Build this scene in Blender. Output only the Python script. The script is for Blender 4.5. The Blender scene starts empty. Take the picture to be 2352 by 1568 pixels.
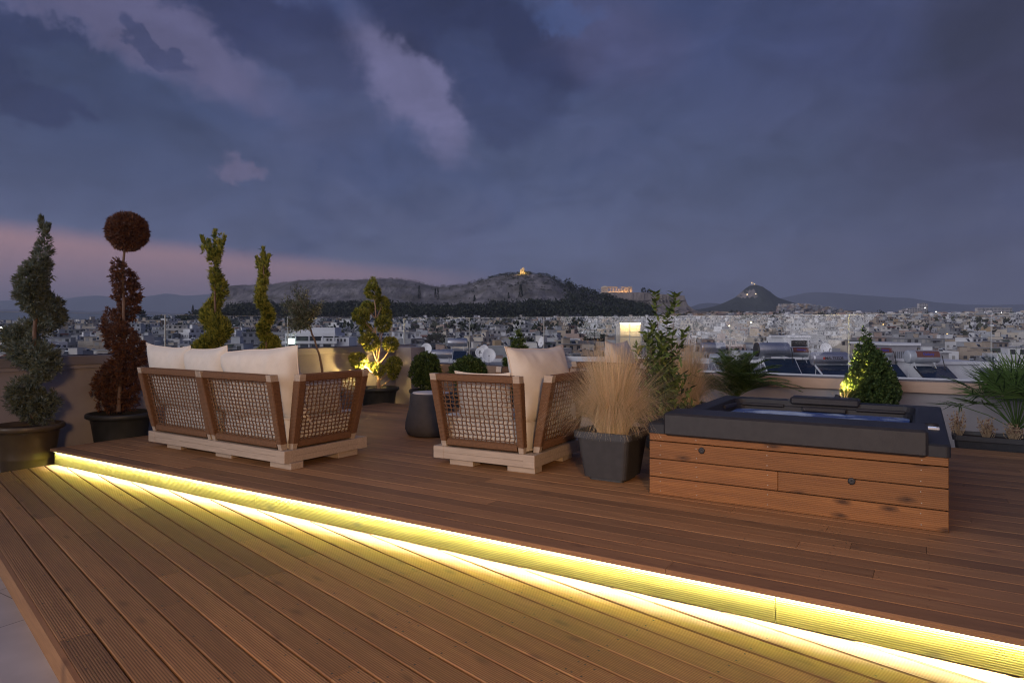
import bpy, math, random
import numpy as np
from mathutils import Vector, Matrix, noise
R = math.radians
rng = random.Random(7)
nr = np.random.default_rng(11)
sc = bpy.context.scene
col = sc.collection

# ---------------- camera ----------------
# Work units: metres, z = 0 on the upper deck.  FP, HZ: focal length and horizon row in a 2352 px wide view.
FP, HZ, CX, CZ = 1540.0, 752.0, 1176.0, 1.30
cam = bpy.data.cameras.new('camera')
cam.sensor_width = 36.0
cam.lens = FP / 2352.0 * 36.0
cam.shift_y = -(784.0 - HZ) / 2352.0
cam.clip_start = 0.05
cam.clip_end = 80000.0
camo = bpy.data.objects.new('camera', cam)
camo.location = (0, 0, CZ)
camo.rotation_euler = (R(90), 0, 0)
col.objects.link(camo)
sc.camera = camo

sc.view_settings.view_transform = 'Standard'
sc.view_settings.look = 'None'
sc.view_settings.exposure = 0.0
sc.view_settings.gamma = 1.0
cy = sc.cycles
cy.use_denoising = True
try:
    cy.denoiser = 'OPENIMAGEDENOISE'
    cy.denoising_input_passes = 'RGB_ALBEDO_NORMAL'
except Exception:
    pass
cy.max_bounces = 5
cy.diffuse_bounces = 2
cy.glossy_bounces = 3
cy.transmission_bounces = 4
cy.transparent_max_bounces = 12
cy.volume_bounces = 0
cy.sample_clamp_indirect = 4.0
cy.caustics_reflective = False
cy.caustics_refractive = False
sc.render.filter_size = 1.15
cy.pixel_filter_type = 'BLACKMAN_HARRIS'
cy.filter_width = 1.15
cy.use_adaptive_sampling = True
cy.adaptive_threshold = 0.02

# ---------------- world: dusk sky with broken cloud ----------------
SUN_EL, SUN_AZ = 13.0, 228.0     # the afterglow stands behind the camera, to the left (azimuth from +Y clockwise)
world = bpy.data.worlds.new('World')
sc.world = world
world.use_nodes = True
wt = world.node_tree
wt.nodes.clear()
def wn(t, **k):
    n = wt.nodes.new(t)
    for a, b in k.items():
        setattr(n, a, b)
    return n
def wmath(op, a, b=None, clamp=False):
    n = wn('ShaderNodeMath', operation=op)
    n.use_clamp = clamp
    for i, v in enumerate((a, b)):
        if v is None: continue
        if isinstance(v, (int, float)): n.inputs[i].default_value = v
        else: wt.links.new(v, n.inputs[i])
    return n.outputs[0]
def wmix(fac, a, b, mode='MIX'):
    n = wn('ShaderNodeMix', data_type='RGBA', blend_type=mode)
    for i, v in ((0, fac), (6, a), (7, b)):
        if isinstance(v, (int, float)): n.inputs[i].default_value = v
        elif isinstance(v, tuple): n.inputs[i].default_value = (v[0], v[1], v[2], 1)
        else: wt.links.new(v, n.inputs[i])
    return n.outputs[2]
def wstep(v, lo, hi):
    n = wn('ShaderNodeMapRange', interpolation_type='SMOOTHSTEP')
    wt.links.new(v, n.inputs[0])
    n.inputs[1].default_value = lo; n.inputs[2].default_value = hi
    n.inputs[3].default_value = 0; n.inputs[4].default_value = 1
    return n.outputs[0]
def lin(r, g, b):
    f = lambda c: (c / 255 / 12.92) if c / 255 <= .04045 else ((c / 255 + .055) / 1.055) ** 2.4
    return (f(r), f(g), f(b))
tc = wn('ShaderNodeTexCoord')
sep = wn('ShaderNodeSeparateXYZ')
wt.links.new(tc.outputs['Generated'], sep.inputs[0])
dx, dy, dz = sep.outputs
az = wmath('ARCTAN2', dx, dy)                       # radians, 0 straight ahead, + to the right
el = wmath('ARCSINE', dz)
comb = wn('ShaderNodeCombineXYZ')
wt.links.new(az, comb.inputs[0]); wt.links.new(el, comb.inputs[1])
def wnoise(scale, detail, rough, off=0.0, sx=1.0, sy=1.0, dist=0.0):
    m = wn('ShaderNodeMapping')
    wt.links.new(comb.outputs[0], m.inputs[0])
    m.inputs['Location'].default_value = (off, off * 1.7, off * .3)
    m.inputs['Scale'].default_value = (sx, sy, 1)
    n = wn('ShaderNodeTexNoise')
    wt.links.new(m.outputs[0], n.inputs['Vector'])
    n.inputs['Scale'].default_value = scale
    n.inputs['Detail'].default_value = detail
    n.inputs['Roughness'].default_value = rough
    n.inputs['Distortion'].default_value = dist
    return n.outputs[0]
warp1 = wmath('SUBTRACT', wnoise(5.0, 6, .62, 3.1), .5)
warp2 = wmath('SUBTRACT', wnoise(5.0, 6, .62, 9.7), .5)
fine = wmath('SUBTRACT', wnoise(17.0, 8, .66, 5.3), .5)
azw = wmath('ADD', az, wmath('MULTIPLY', warp1, .20))
azw = wmath('ADD', azw, wmath('MULTIPLY', fine, .05))
elw = wmath('ADD', el, wmath('MULTIPLY', warp2, .15))
elw = wmath('ADD', elw, wmath('MULTIPLY', fine, .06))
def vdir(x, y):
    a = math.atan((x - CX) / FP)
    return a, math.atan((HZ - y) / FP * math.cos(a))
def blob(x, y, rx, ry, rot, soft=.5):
    a0, e0 = vdir(x, y)
    ra, re = rx / FP * math.cos(a0) ** 2, ry / FP * math.cos(a0)
    c, s = math.cos(R(rot)), math.sin(R(rot))
    u = wmath('SUBTRACT', azw, a0); v = wmath('SUBTRACT', elw, e0)
    uu = wmath('ADD', wmath('MULTIPLY', u, c), wmath('MULTIPLY', v, -s))
    vv = wmath('ADD', wmath('MULTIPLY', u, s), wmath('MULTIPLY', v, c))
    uu = wmath('DIVIDE', uu, ra); vv = wmath('DIVIDE', vv, re)
    d = wmath('SQRT', wmath('ADD', wmath('MULTIPLY', uu, uu), wmath('MULTIPLY', vv, vv)))
    n = wn('ShaderNodeMapRange', interpolation_type='SMOOTHSTEP')
    wt.links.new(d, n.inputs[0])
    n.inputs[1].default_value = 1 - soft * .5; n.inputs[2].default_value = 1 + soft * .5
    n.inputs[3].default_value = 1; n.inputs[4].default_value = 0
    return n.outputs[0]
# base gradient: horizon to zenith, darker to the right
g = wstep(el, .02, .46)
skyc = wmix(g, lin(88, 98, 132), lin(52, 66, 108))
big = wnoise(2.6, 7, .58, 1.3, 1.0, 1.6, .6)
skyc = wmix(wmath('MULTIPLY', wstep(big, .42, .68), .6), skyc, lin(82, 88, 128))
skyc = wmix(wmath('MULTIPLY', wstep(wnoise(3.4, 8, .6, 7.7, 1.0, 1.9, .5), .48, .66), .75), skyc, lin(56, 70, 109))
skyc = wmix(wmath('MULTIPLY', wstep(az, -.1, .75), .5), skyc, lin(58, 58, 88))
# cloud masses (dark) and gaps (pale)
for (x, y, rx, ry, rot, s, k, c) in (
        (200, 300, 460, 170, 15, 1.1, .62, lin(56, 69, 102)),
        (1230, 330, 340, 120, 15, 1.4, .35, lin(66, 78, 112)),
        (330, 75, 350, 95, 20, .65, .88, lin(94, 92, 126)),
        (70, 165, 210, 110, 30, .25, .95, lin(44, 54, 90)),
        (250, 230, 190, 60, 22, .4, .8, lin(54, 66, 100)),
        (330, 120, 95, 34, 38, .4, .80, lin(56, 64, 102)),
        (640, 40, 240, 95, 12, .5, .92, lin(44, 51, 88)),
        (720, 220, 130, 130, 30, 1.2, .5, lin(72, 80, 116)),
        (955, 200, 185, 98, 44, .60, .95, lin(108, 107, 145)),
        (1110, 70, 250, 110, 12, .40, .95, lin(38, 46, 82)),
        (1150, 200, 150, 90, 40, .45, .85, lin(50, 60, 97)),
        (522, 395, 34, 15, 8, 1.1, .7, lin(108, 102, 134)),
        (1420, 95, 120, 95, 20, 1.1, .55, lin(76, 76, 112)),
        (1330, 20, 70, 22, 8, .8, .6, lin(66, 84, 132)),
        (1950, 120, 190, 80, 15, 1.3, .45, lin(56, 64, 104)),
        (2330, 150, 300, 190, 80, 1.0, .70, lin(36, 38, 58)),
        (1900, 430, 330, 90, 5, 1.3, .4, lin(60, 74, 106)),
        (2250, 330, 330, 130, -8, 1.2, .5, lin(50, 50, 80)),
        ):
    skyc = wmix(wmath('MULTIPLY', blob(x, y, rx, ry, rot, s), k), skyc, c)
shade = wnoise(7.0, 9, .62, 12.5, 1.0, 1.8, .8)
sm_ = wn('ShaderNodeMapRange'); wt.links.new(shade, sm_.inputs[0])
sm_.inputs[1].default_value = .3; sm_.inputs[2].default_value = .7; sm_.inputs[3].default_value = .84; sm_.inputs[4].default_value = 1.22
vm = wn('ShaderNodeVectorMath', operation='SCALE'); wt.links.new(skyc, vm.inputs[0]); wt.links.new(sm_.outputs[0], vm.inputs['Scale']); skyc = vm.outputs[0]
# the pink band over the left horizon: its top edge slopes down to the right
edge = wmath('ADD', wmath('MULTIPLY', az, -.075), .078)
below = wmath('SUBTRACT', edge, wmath('ADD', el, wmath('MULTIPLY', fine, .012)))
pink = wmath('MULTIPLY', wstep(below, -.008, .022), wmath('SUBTRACT', 1.0, wstep(az, -.30, .12)))
pinkc = wmix(wstep(el, .03, .13), lin(140, 118, 138), lin(176, 136, 142))
skyc = wmix(wmath('MULTIPLY', pink, .97), skyc, pinkc)
# soft wide afterglow low in the west, behind the camera
sunv = Vector((math.sin(R(SUN_AZ)) * math.cos(R(SUN_EL)), math.cos(R(SUN_AZ)) * math.cos(R(SUN_EL)), math.sin(R(SUN_EL))))
dot = wn('ShaderNodeVectorMath', operation='DOT_PRODUCT')
wt.links.new(tc.outputs['Generated'], dot.inputs[0]); dot.inputs[1].default_value = sunv
glow = wstep(dot.outputs['Value'], .0, 1.0)
skyc = wmix(glow, skyc, (.36, .31, .36))
sky = wn('ShaderNodeTexSky', sky_type='NISHITA')
sky.sun_disc = False
sky.sun_elevation = R(1.0)
sky.sun_rotation = R(SUN_AZ)
bg = wn('ShaderNodeBackground'); wt.links.new(skyc, bg.inputs[0]); bg.inputs[1].default_value = 1.0
bg2 = wn('ShaderNodeBackground'); wt.links.new(sky.outputs[0], bg2.inputs[0]); bg2.inputs[1].default_value = 0.006
add = wn('ShaderNodeAddShader'); out = wn('ShaderNodeOutputWorld')
wt.links.new(bg.outputs[0], add.inputs[0]); wt.links.new(bg2.outputs[0], add.inputs[1])
wt.links.new(add.outputs[0], out.inputs[0])

# ---------------- sun lamp: the last soft light of dusk ----------------
sl = bpy.data.lights.new('sun', 'SUN')
sl.energy = 1.3
sl.angle = R(35)
sl.color = (.97, .94, 1.0)
slo = bpy.data.objects.new('sun', sl)
slo.rotation_euler = (-sunv).to_track_quat('-Z', 'Y').to_euler()
slo.location = (-5, -10, 12)
col.objects.link(slo)

# assumed warm spot lamp behind the camera, unseen, added to wash sofas and deck
wl = bpy.data.lights.new('assumed_warm_lamp', 'SPOT')
wl.energy = 1650; wl.color = (1.0, .56, .25); wl.spot_size = R(64); wl.spot_blend = 1.0; wl.shadow_soft_size = .45
wlo = bpy.data.objects.new('assumed_warm_lamp', wl)
wlo.location = (.8, -3.6, 2.5)
wlo.rotation_euler = (Vector((-.9, 7.5, .3)) - Vector((.8, -3.6, 2.5))).to_track_quat('-Z', 'Y').to_euler()
col.objects.link(wlo)

# ---------------- helpers ----------------
E1 = Vector((.849, -.528, 0)).normalized()
E2 = Vector((.528, .849, 0)).normalized()
ANG = math.atan2(E1.y, E1.x)
def cc(c1, c2, z=0.0):
    v = E1 * c1 + E2 * c2
    return Vector((v.x, v.y, z))
def gp(x, y, z=0.0):
    Y = FP * (CZ - z) / (y - HZ)
    return Vector(((x - CX) / FP * Y, Y, z))
def at(x, y, Y):
    return Vector(((x - CX) / FP * Y, Y, CZ + (HZ - y) / FP * Y))

class MB:
    def __init__(s): s.v = []; s.f = []; s.m = []; s.sm = []
    def add(s, vs, fs, m=0, smooth=False):
        o = len(s.v)
        s.v.extend([tuple(p) for p in vs])
        for f in fs:
            s.f.append(tuple(i + o for i in f)); s.m.append(m); s.sm.append(smooth)
    def box(s, c, d, M=None, m=0, taper=1.0):
        x, y, z = d[0] / 2, d[1] / 2, d[2] / 2
        vs = [Vector((a * x * (taper if c3 < 0 else 1), b * y * (taper if c3 < 0 else 1), c3 * z)) + Vector(c)
              for c3 in (-1, 1) for a, b in ((-1, -1), (1, -1), (1, 1), (-1, 1))]
        if M is not None: vs = [M @ v for v in vs]
        s.add(vs, [(3, 2, 1, 0), (4, 5, 6, 7), (0, 1, 5, 4), (1, 2, 6, 5), (2, 3, 7, 6), (3, 0, 4, 7)], m)
    def bbox(s, c, d, b=.004, M=None, m=0):
        """box with small chamfers along all edges"""
        x, y, z = d[0] / 2, d[1] / 2, d[2] / 2
        b = min(b, x * .45, y * .45, z * .45)
        vs = []
        prof = [(-z, b), (-z + b, 0), (z - b, 0), (z, b)]
        for zz, ins in prof:
            X, Y = x - ins, y - ins
            vs += [(-X + b, -Y), (X - b, -Y), (X, -Y + b), (X, Y - b), (X - b, Y), (-X + b, Y), (-X, Y - b), (-X, -Y + b)]
            vs[-8:] = [Vector((p[0], p[1], zz)) + Vector(c) for p in vs[-8:]]
        if M is not None: vs = [M @ v for v in vs]
        fs = [tuple(range(7, -1, -1)), tuple(range(24, 32))]
        for k in range(3):
            for i in range(8):
                j = (i + 1) % 8
                fs.append((k * 8 + i, k * 8 + j, k * 8 + 8 + j, k * 8 + 8 + i))
        s.add(vs, fs, m)
    def tube(s, pts, rad, n=6, m=0, cap=True, smooth=True):
        pts = [Vector(p) for p in pts]
        if isinstance(rad, (int, float)): rad = [rad] * len(pts)
        vs = []
        for i, p in enumerate(pts):
            t = (pts[min(i + 1, len(pts) - 1)] - pts[max(i - 1, 0)])
            t = t.normalized() if t.length > 1e-9 else Vector((0, 0, 1))
            a = t.orthogonal().normalized() if i == 0 else (a - t * a.dot(t)).normalized()
            b = t.cross(a)
            for k in range(n):
                q = 2 * math.pi * k / n
                vs.append(p + (a * math.cos(q) + b * math.sin(q)) * rad[i])
        fs = []
        for i in range(len(pts) - 1):
            for k in range(n):
                j = (k + 1) % n
                fs.append((i * n + k, i * n + j, (i + 1) * n + j, (i + 1) * n + k))
        s.add(vs, fs, m, smooth)
        if cap:
            L = len(vs) - n
            s.add(vs[:n], [tuple(range(n - 1, -1, -1))], m); s.add(vs[L:], [tuple(range(n))], m)
    def lathe(s, prof, n=32, c=(0, 0, 0), m=0, smooth=True, sx=1, sy=1):
        vs = []
        for r, z in prof:
            for k in range(n):
                q = 2 * math.pi * k / n
                vs.append((c[0] + r * math.cos(q) * sx, c[1] + r * math.sin(q) * sy, c[2] + z))
        fs = []
        for i in range(len(prof) - 1):
            for k in range(n):
                j = (k + 1) % n
                fs.append((i * n + k, i * n + j, (i + 1) * n + j, (i + 1) * n + k))
        s.add(vs, fs, m, smooth)
    def quad(s, a, b, c, d, m=0): s.add([a, b, c, d], [(0, 1, 2, 3)], m)
    def merge(s, o, moff=0):
        k = len(s.v); s.v += o.v
        s.f += [tuple(i + k for i in f) for f in o.f]; s.m += [x + moff for x in o.m]; s.sm += o.sm
    def build(s, name, mats, parent=None, M=None, attr=None):
        me = bpy.data.meshes.new(name)
        me.from_pydata(s.v, [], s.f)
        if not isinstance(mats, (list, tuple)): mats = [mats]
        for x in mats: me.materials.append(x)
        me.polygons.foreach_set('material_index', s.m)
        me.polygons.foreach_set('use_smooth', s.sm)
        if attr is not None:
            at_ = me.attributes.new('rnd', 'FLOAT', 'FACE')
            at_.data.foreach_set('value', attr)
        me.update()
        o = bpy.data.objects.new(name, me)
        col.objects.link(o)
        if parent is not None: o.parent = parent
        if M is not None: o.matrix_local = M
        return o
def npmesh(name, verts, faces_k, mats, midx=None, parent=None, k=4, smooth=False):
    """verts (n,3), faces_k (m,k) arrays -> object"""
    me = bpy.data.meshes.new(name)
    nf = len(faces_k)
    me.vertices.add(len(verts)); me.vertices.foreach_set('co', verts.astype(np.float32).ravel())
    me.loops.add(nf * k); me.loops.foreach_set('vertex_index', faces_k.astype(np.int32).ravel())
    me.polygons.add(nf)
    me.polygons.foreach_set('loop_start', np.arange(0, nf * k, k, dtype=np.int32))
    me.polygons.foreach_set('loop_total', np.full(nf, k, dtype=np.int32))
    for x in (mats if isinstance(mats, (list, tuple)) else [mats]): me.materials.append(x)
    if midx is not None: me.polygons.foreach_set('material_index', midx.astype(np.int32))
    me.polygons.foreach_set('use_smooth', np.full(nf, smooth))
    me.update(calc_edges=True); me.validate()
    o = bpy.data.objects.new(name, me); col.objects.link(o)
    if parent is not None: o.parent = parent
    return o
def empty(name, loc=(0, 0, 0), rz=0.0):
    o = bpy.data.objects.new(name, None); o.empty_display_size = .1
    o.location = loc; o.rotation_euler = (0, 0, rz); col.objects.link(o)
    return o
def tag(o, label=None, cat=None, group=None, kind=None):
    if label: o['label'] = label
    if cat: o['category'] = cat
    if group: o['group'] = group
    if kind: o['kind'] = kind
    return o
def unit(a): return a / np.maximum(np.linalg.norm(a, axis=1, keepdims=True), 1e-9)

# ---------------- materials ----------------
def pmat(name, c1, c2=None, scale=6.0, rough=.6, bump=0.0, bscale=60.0, metal=0.0, stretch=(1, 1, 1), spec=.5,
         detail=5, c3=None, c3scale=2.0, rvar=0.0, sss=0.0, trans=0.0, emis=None, estr=0.0, coat=0.0, bstretch=None):
    m = bpy.data.materials.new(name); m.use_nodes = True
    nt = m.node_tree; N = nt.nodes; L = nt.links
    b = N['Principled BSDF']
    b.inputs['Roughness'].default_value = rough
    b.inputs['Metallic'].default_value = metal
    b.inputs['Specular IOR Level'].default_value = spec
    b.inputs['Base Color'].default_value = (*c1, 1)
    if coat: b.inputs['Coat Weight'].default_value = coat
    t = N.new('ShaderNodeTexCoord'); mp = N.new('ShaderNodeMapping')
    mp.inputs['Scale'].default_value = stretch
    L.new(t.outputs['Object'], mp.inputs[0])
    if c2 is not None:
        n = N.new('ShaderNodeTexNoise'); n.inputs['Scale'].default_value = scale; n.inputs['Detail'].default_value = detail
        n.inputs['Roughness'].default_value = .6
        L.new(mp.outputs[0], n.inputs['Vector'])
        r = N.new('ShaderNodeMapRange'); r.inputs[1].default_value = .32; r.inputs[2].default_value = .68
        L.new(n.outputs[0], r.inputs[0])
        x = N.new('ShaderNodeMix'); x.data_type = 'RGBA'
        L.new(r.outputs[0], x.inputs[0]); x.inputs[6].default_value = (*c1, 1); x.inputs[7].default_value = (*c2, 1)
        o = x.outputs[2]
        if c3 is not None:
            n3 = N.new('ShaderNodeTexNoise'); n3.inputs['Scale'].default_value = c3scale; n3.inputs['Detail'].default_value = 6
            L.new(t.outputs['Object'], n3.inputs['Vector'])
            r3 = N.new('ShaderNodeMapRange'); r3.inputs[1].default_value = .48; r3.inputs[2].default_value = .68
            L.new(n3.outputs[0], r3.inputs[0])
            x3 = N.new('ShaderNodeMix'); x3.data_type = 'RGBA'
            L.new(r3.outputs[0], x3.inputs[0]); L.new(o, x3.inputs[6]); x3.inputs[7].default_value = (*c3, 1)
            o = x3.outputs[2]
        L.new(o, b.inputs['Base Color'])
        if rvar:
            rr = N.new('ShaderNodeMapRange'); rr.inputs[3].default_value = rough - rvar; rr.inputs[4].default_value = rough + rvar
            L.new(n.outputs[0], rr.inputs[0]); L.new(rr.outputs[0], b.inputs['Roughness'])
    if bump:
        nb = N.new('ShaderNodeTexNoise'); nb.inputs['Scale'].default_value = bscale; nb.inputs['Detail'].default_value = 4
        if bstretch:
            mb = N.new('ShaderNodeMapping'); mb.inputs['Scale'].default_value = bstretch
            L.new(t.outputs['Object'], mb.inputs[0]); L.new(mb.outputs[0], nb.inputs['Vector'])
        else:
            L.new(mp.outputs[0], nb.inputs['Vector'])
        bp = N.new('ShaderNodeBump'); bp.inputs['Strength'].default_value = bump; bp.inputs['Distance'].default_value = .01
        L.new(nb.outputs[0], bp.inputs['Height']); L.new(bp.outputs[0], b.inputs['Normal'])
    if emis is not None:
        b.inputs['Emission Color'].default_value = (*emis, 1); b.inputs['Emission Strength'].default_value = estr
    if trans:
        tr = N.new('ShaderNodeBsdfTranslucent'); ms = N.new('ShaderNodeMixShader'); ms.inputs[0].default_value = trans
        src = b.inputs['Base Color'].links[0].from_socket if b.inputs['Base Color'].links else None
        if src: L.new(src, tr.inputs[0])
        else: tr.inputs[0].default_value = (*c1, 1)
        L.new(b.outputs[0], ms.inputs[1]); L.new(tr.outputs[0], ms.inputs[2])
        L.new(ms.outputs[0], N['Material Output'].inputs[0])
    return m
def leafmat(name, c1, c2, rough=.55, trans=.25, scale=9.0):
    return pmat(name, c1, c2, scale=scale, rough=rough, trans=trans, detail=2, spec=.35)

def woodmat(name, ca, cb, knot, groove_axis=None, pitch=.0115, rough=.6, gstr=.6, length='x', warm=1.0, keepk=.86):
    """boards running along local x; 'rnd' face attribute varies each board; optional milled grooves"""
    m = bpy.data.materials.new(name); m.use_nodes = True
    nt = m.node_tree; N = nt.nodes; L = nt.links
    b = N['Principled BSDF']
    t = N.new('ShaderNodeTexCoord')
    at_ = N.new('ShaderNodeAttribute'); at_.attribute_name = 'rnd'
    ofs = N.new('ShaderNodeVectorMath'); ofs.operation = 'ADD'
    cmb = N.new('ShaderNodeCombineXYZ')
    mu = N.new('ShaderNodeMath'); mu.operation = 'MULTIPLY'; mu.inputs[1].default_value = 37.0
    L.new(at_.outputs['Fac'], mu.inputs[0]); L.new(mu.outputs[0], cmb.inputs[0]); L.new(mu.outputs[0], cmb.inputs[2])
    L.new(t.outputs['Object'], ofs.inputs[0]); L.new(cmb.outputs[0], ofs.inputs[1])
    def nz(scale, st, detail=4, dist=0.0):
        mp = N.new('ShaderNodeMapping'); mp.inputs['Scale'].default_value = st
        L.new(ofs.outputs[0], mp.inputs[0])
        n = N.new('ShaderNodeTexNoise'); n.inputs['Scale'].default_value = scale; n.inputs['Detail'].default_value = detail
        n.inputs['Distortion'].default_value = dist
        L.new(mp.outputs[0], n.inputs['Vector'])
        return n.outputs[0]
    def rngm(v, lo, hi, a=0, c=1):
        r = N.new('ShaderNodeMapRange'); r.inputs[1].default_value = lo; r.inputs[2].default_value = hi
        r.inputs[3].default_value = a; r.inputs[4].default_value = c
        L.new(v, r.inputs[0]); return r.outputs[0]
    def mx(f, a, c, mode='MIX'):
        x = N.new('ShaderNodeMix'); x.data_type = 'RGBA'; x.blend_type = mode
        for i, v in ((0, f), (6, a), (7, c)):
            if isinstance(v, (int, float)): x.inputs[i].default_value = v
            elif isinstance(v, tuple): x.inputs[i].default_value = (*v, 1)
            else: L.new(v, x.inputs[i])
        return x.outputs[2]
    grain = nz(1.0, (1.6, 26, 26), 6, .6)
    fineg = nz(1.0, (6, 130, 130), 3)
    c = mx(rngm(grain, .3, .7), ca, cb)
    c = mx(rngm(fineg, .35, .7, 0, .35), c, tuple(x * .55 for x in ca))
    # per board tone
    c = mx(1.0, c, mx(at_.outputs['Fac'], (.68, .68, .70), (1.20, 1.15, 1.08)), 'MULTIPLY')
    # grey weathered blotches and dark knots
    c = mx(rngm(nz(1.0, (1.1, 3.2, 3.2), 5), .48, .72, 0, .6), c, tuple(x * .6 for x in cb))
    sk = N.new('ShaderNodeSeparateXYZ'); L.new(ofs.outputs[0], sk.inputs[0])
    ck = N.new('ShaderNodeCombineXYZ'); L.new(sk.outputs[0], ck.inputs[0]); L.new(sk.outputs[2 if groove_axis == 2 else 1], ck.inputs[1])
    mp = N.new('ShaderNodeMapping'); mp.inputs['Scale'].default_value = (3.2, 8.5, 1)
    L.new(ck.outputs[0], mp.inputs[0])
    vo = N.new('ShaderNodeTexVoronoi'); vo.voronoi_dimensions = '2D'; vo.inputs['Scale'].default_value = 1.0; vo.inputs['Randomness'].default_value = 1.0
    nzv = nz(5.0, (2, 5, 5), 3)
    adv = N.new('ShaderNodeMath'); adv.operation = 'ADD'
    L.new(mp.outputs[0], vo.inputs['Vector'])
    L.new(vo.outputs['Distance'], adv.inputs[0]); L.new(rngm(nzv, 0, 1, -.10, .10), adv.inputs[1])
    kn = rngm(adv.outputs[0], .04, .24, 1, 0)
    keep = N.new('ShaderNodeSeparateColor'); L.new(vo.outputs['Color'], keep.inputs[0])
    kk = N.new('ShaderNodeMath'); kk.operation = 'MULTIPLY'
    L.new(kn, kk.inputs[0]); L.new(rngm(keep.outputs[0], keepk, keepk + .05, 0, .85 if groove_axis == 2 else .5), kk.inputs[1])
    c = mx(kk.outputs[0], c, knot)
    h = N.new('ShaderNodeMath'); h.operation = 'MULTIPLY'; h.inputs[1].default_value = .35
    L.new(grain, h.inputs[0]); hh = h.outputs[0]
    if groove_axis is not None:
        sp = N.new('ShaderNodeSeparateXYZ'); L.new(t.outputs['Object'], sp.inputs[0])
        s1 = N.new('ShaderNodeMath'); s1.operation = 'MULTIPLY'; s1.inputs[1].default_value = 2 * math.pi / pitch
        L.new(sp.outputs[groove_axis], s1.inputs[0])
        s2 = N.new('ShaderNodeMath'); s2.operation = 'SINE'; L.new(s1.outputs[0], s2.inputs[0])
        gr = rngm(s2.outputs[0], -.9, .3)
        c = mx(rngm(gr, 0, 1, gstr, 0), c, tuple(x * .22 for x in ca))
        ad = N.new('ShaderNodeMath'); ad.operation = 'ADD'; L.new(hh, ad.inputs[0])
        g2 = N.new('ShaderNodeMath'); g2.operation = 'MULTIPLY'; g2.inputs[1].default_value = .5
        L.new(gr, g2.inputs[0]); L.new(g2.outputs[0], ad.inputs[1]); hh = ad.outputs[0]
    bp = N.new('ShaderNodeBump'); bp.inputs['Strength'].default_value = .55; bp.inputs['Distance'].default_value = .004
    L.new(hh, bp.inputs['Height']); L.new(bp.outputs[0], b.inputs['Normal'])
    L.new(c, b.inputs['Base Color'])
    L.new(rngm(grain, .2, .8, rough - .08, rough + .12), b.inputs['Roughness'])
    b.inputs['Specular IOR Level'].default_value = .35
    return m
M = {}
M['deck_low'] = woodmat('grooved_deck_wood', (.31, .172, .084), (.42, .25, .128), (.075, .045, .032), 1)
M['deck_up'] = woodmat('smooth_deck_wood', (.31, .168, .082), (.41, .24, .122), (.085, .050, .034), None)
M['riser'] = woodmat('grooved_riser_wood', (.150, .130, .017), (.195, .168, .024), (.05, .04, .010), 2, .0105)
M['nosing'] = woodmat('nosing_wood', (.27, .15, .082), (.34, .20, .105), (.09, .05, .03), None)
M['tubwood'] = woodmat('tub_cladding_wood', (.22, .098, .036), (.33, .158, .060), (.035, .018, .012), 2, .0125, gstr=.16, keepk=.70)
M['screw'] = pmat('screw_head', (.06, .05, .045), rough=.4, metal=.6)
M['screw_bright'] = pmat('bright_screw_head', (.38, .33, .28), rough=.45, metal=.6)
M['tile'] = None
M['pale_wood'] = pmat('pale_teak', (.35, .29, .23), (.46, .385, .31), scale=4, stretch=(1, 14, 14), rough=.6, bump=.15, bscale=30)
M['rope'] = pmat('brown_rope', (.12, .060, .028), (.18, .092, .044), scale=60, rough=.75, bump=.5, bscale=220)
M['fabric'] = pmat('off_white_canvas', (.61, .59, .54), (.67, .65, .60), scale=9, rough=.9, bump=.18, bscale=14, spec=.2)
M['piping'] = pmat('canvas_piping', (.66, .60, .53), rough=.9, spec=.2)
M['black_plastic'] = pmat('anthracite_plastic', (.030, .032, .037), (.042, .044, .05), scale=14, rough=.5, bump=.06, bscale=300)
M['brown_plastic'] = pmat('olive_brown_plastic', (.085, .066, .038), (.105, .082, .047), scale=8, rough=.36)
M['dark_pot'] = pmat('dark_green_grey_plastic', (.030, .036, .036), (.045, .05, .05), scale=10, rough=.5)
M['soil'] = pmat('potting_soil', (.030, .020, .014), (.06, .04, .028), scale=30, rough=.95, bump=.8, bscale=60)
M['stone_top'] = pmat('pale_stone_top', (.62, .58, .54), (.72, .68, .63), scale=10, rough=.5)
M['stool'] = pmat('charcoal_concrete', (.045, .045, .052), (.06, .06, .068), scale=12, rough=.75, bump=.15, bscale=90)
M['plaster'] = pmat('cream_plaster', (.36, .35, .37), (.41, .395, .41), scale=3, rough=.85, bump=.12, bscale=160, c3=(.31, .30, .32), c3scale=1.2)
M['coping'] = pmat('brushed_metal_coping', (.36, .35, .36), (.42, .41, .42), scale=5, stretch=(.4, 30, 30), rough=.42, metal=.5)
M['rail'] = pmat('aluminium_channel', (.10, .10, .11), rough=.35, metal=.8)
M['steel'] = pmat('brushed_steel', (.50, .52, .56), (.62, .64, .68), scale=3, stretch=(1, 9, 9), rough=.3, metal=.9)
M['white_paint'] = pmat('white_paint', (.72, .73, .75), (.8, .81, .83), scale=4, rough=.5)
M['panel_glass'] = pmat('collector_glass', (.012, .022, .045), (.02, .034, .06), scale=2, rough=.12, coat=.4)
M['bark'] = pmat('bark', (.13, .085, .06), (.22, .15, .105), scale=30, stretch=(1, 1, .25), rough=.85, bump=.6, bscale=60)
M['pale_bark'] = pmat('pale_bark', (.34, .24, .16), (.46, .34, .24), scale=30, stretch=(1, 1, .25), rough=.8, bump=.5, bscale=60)
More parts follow.
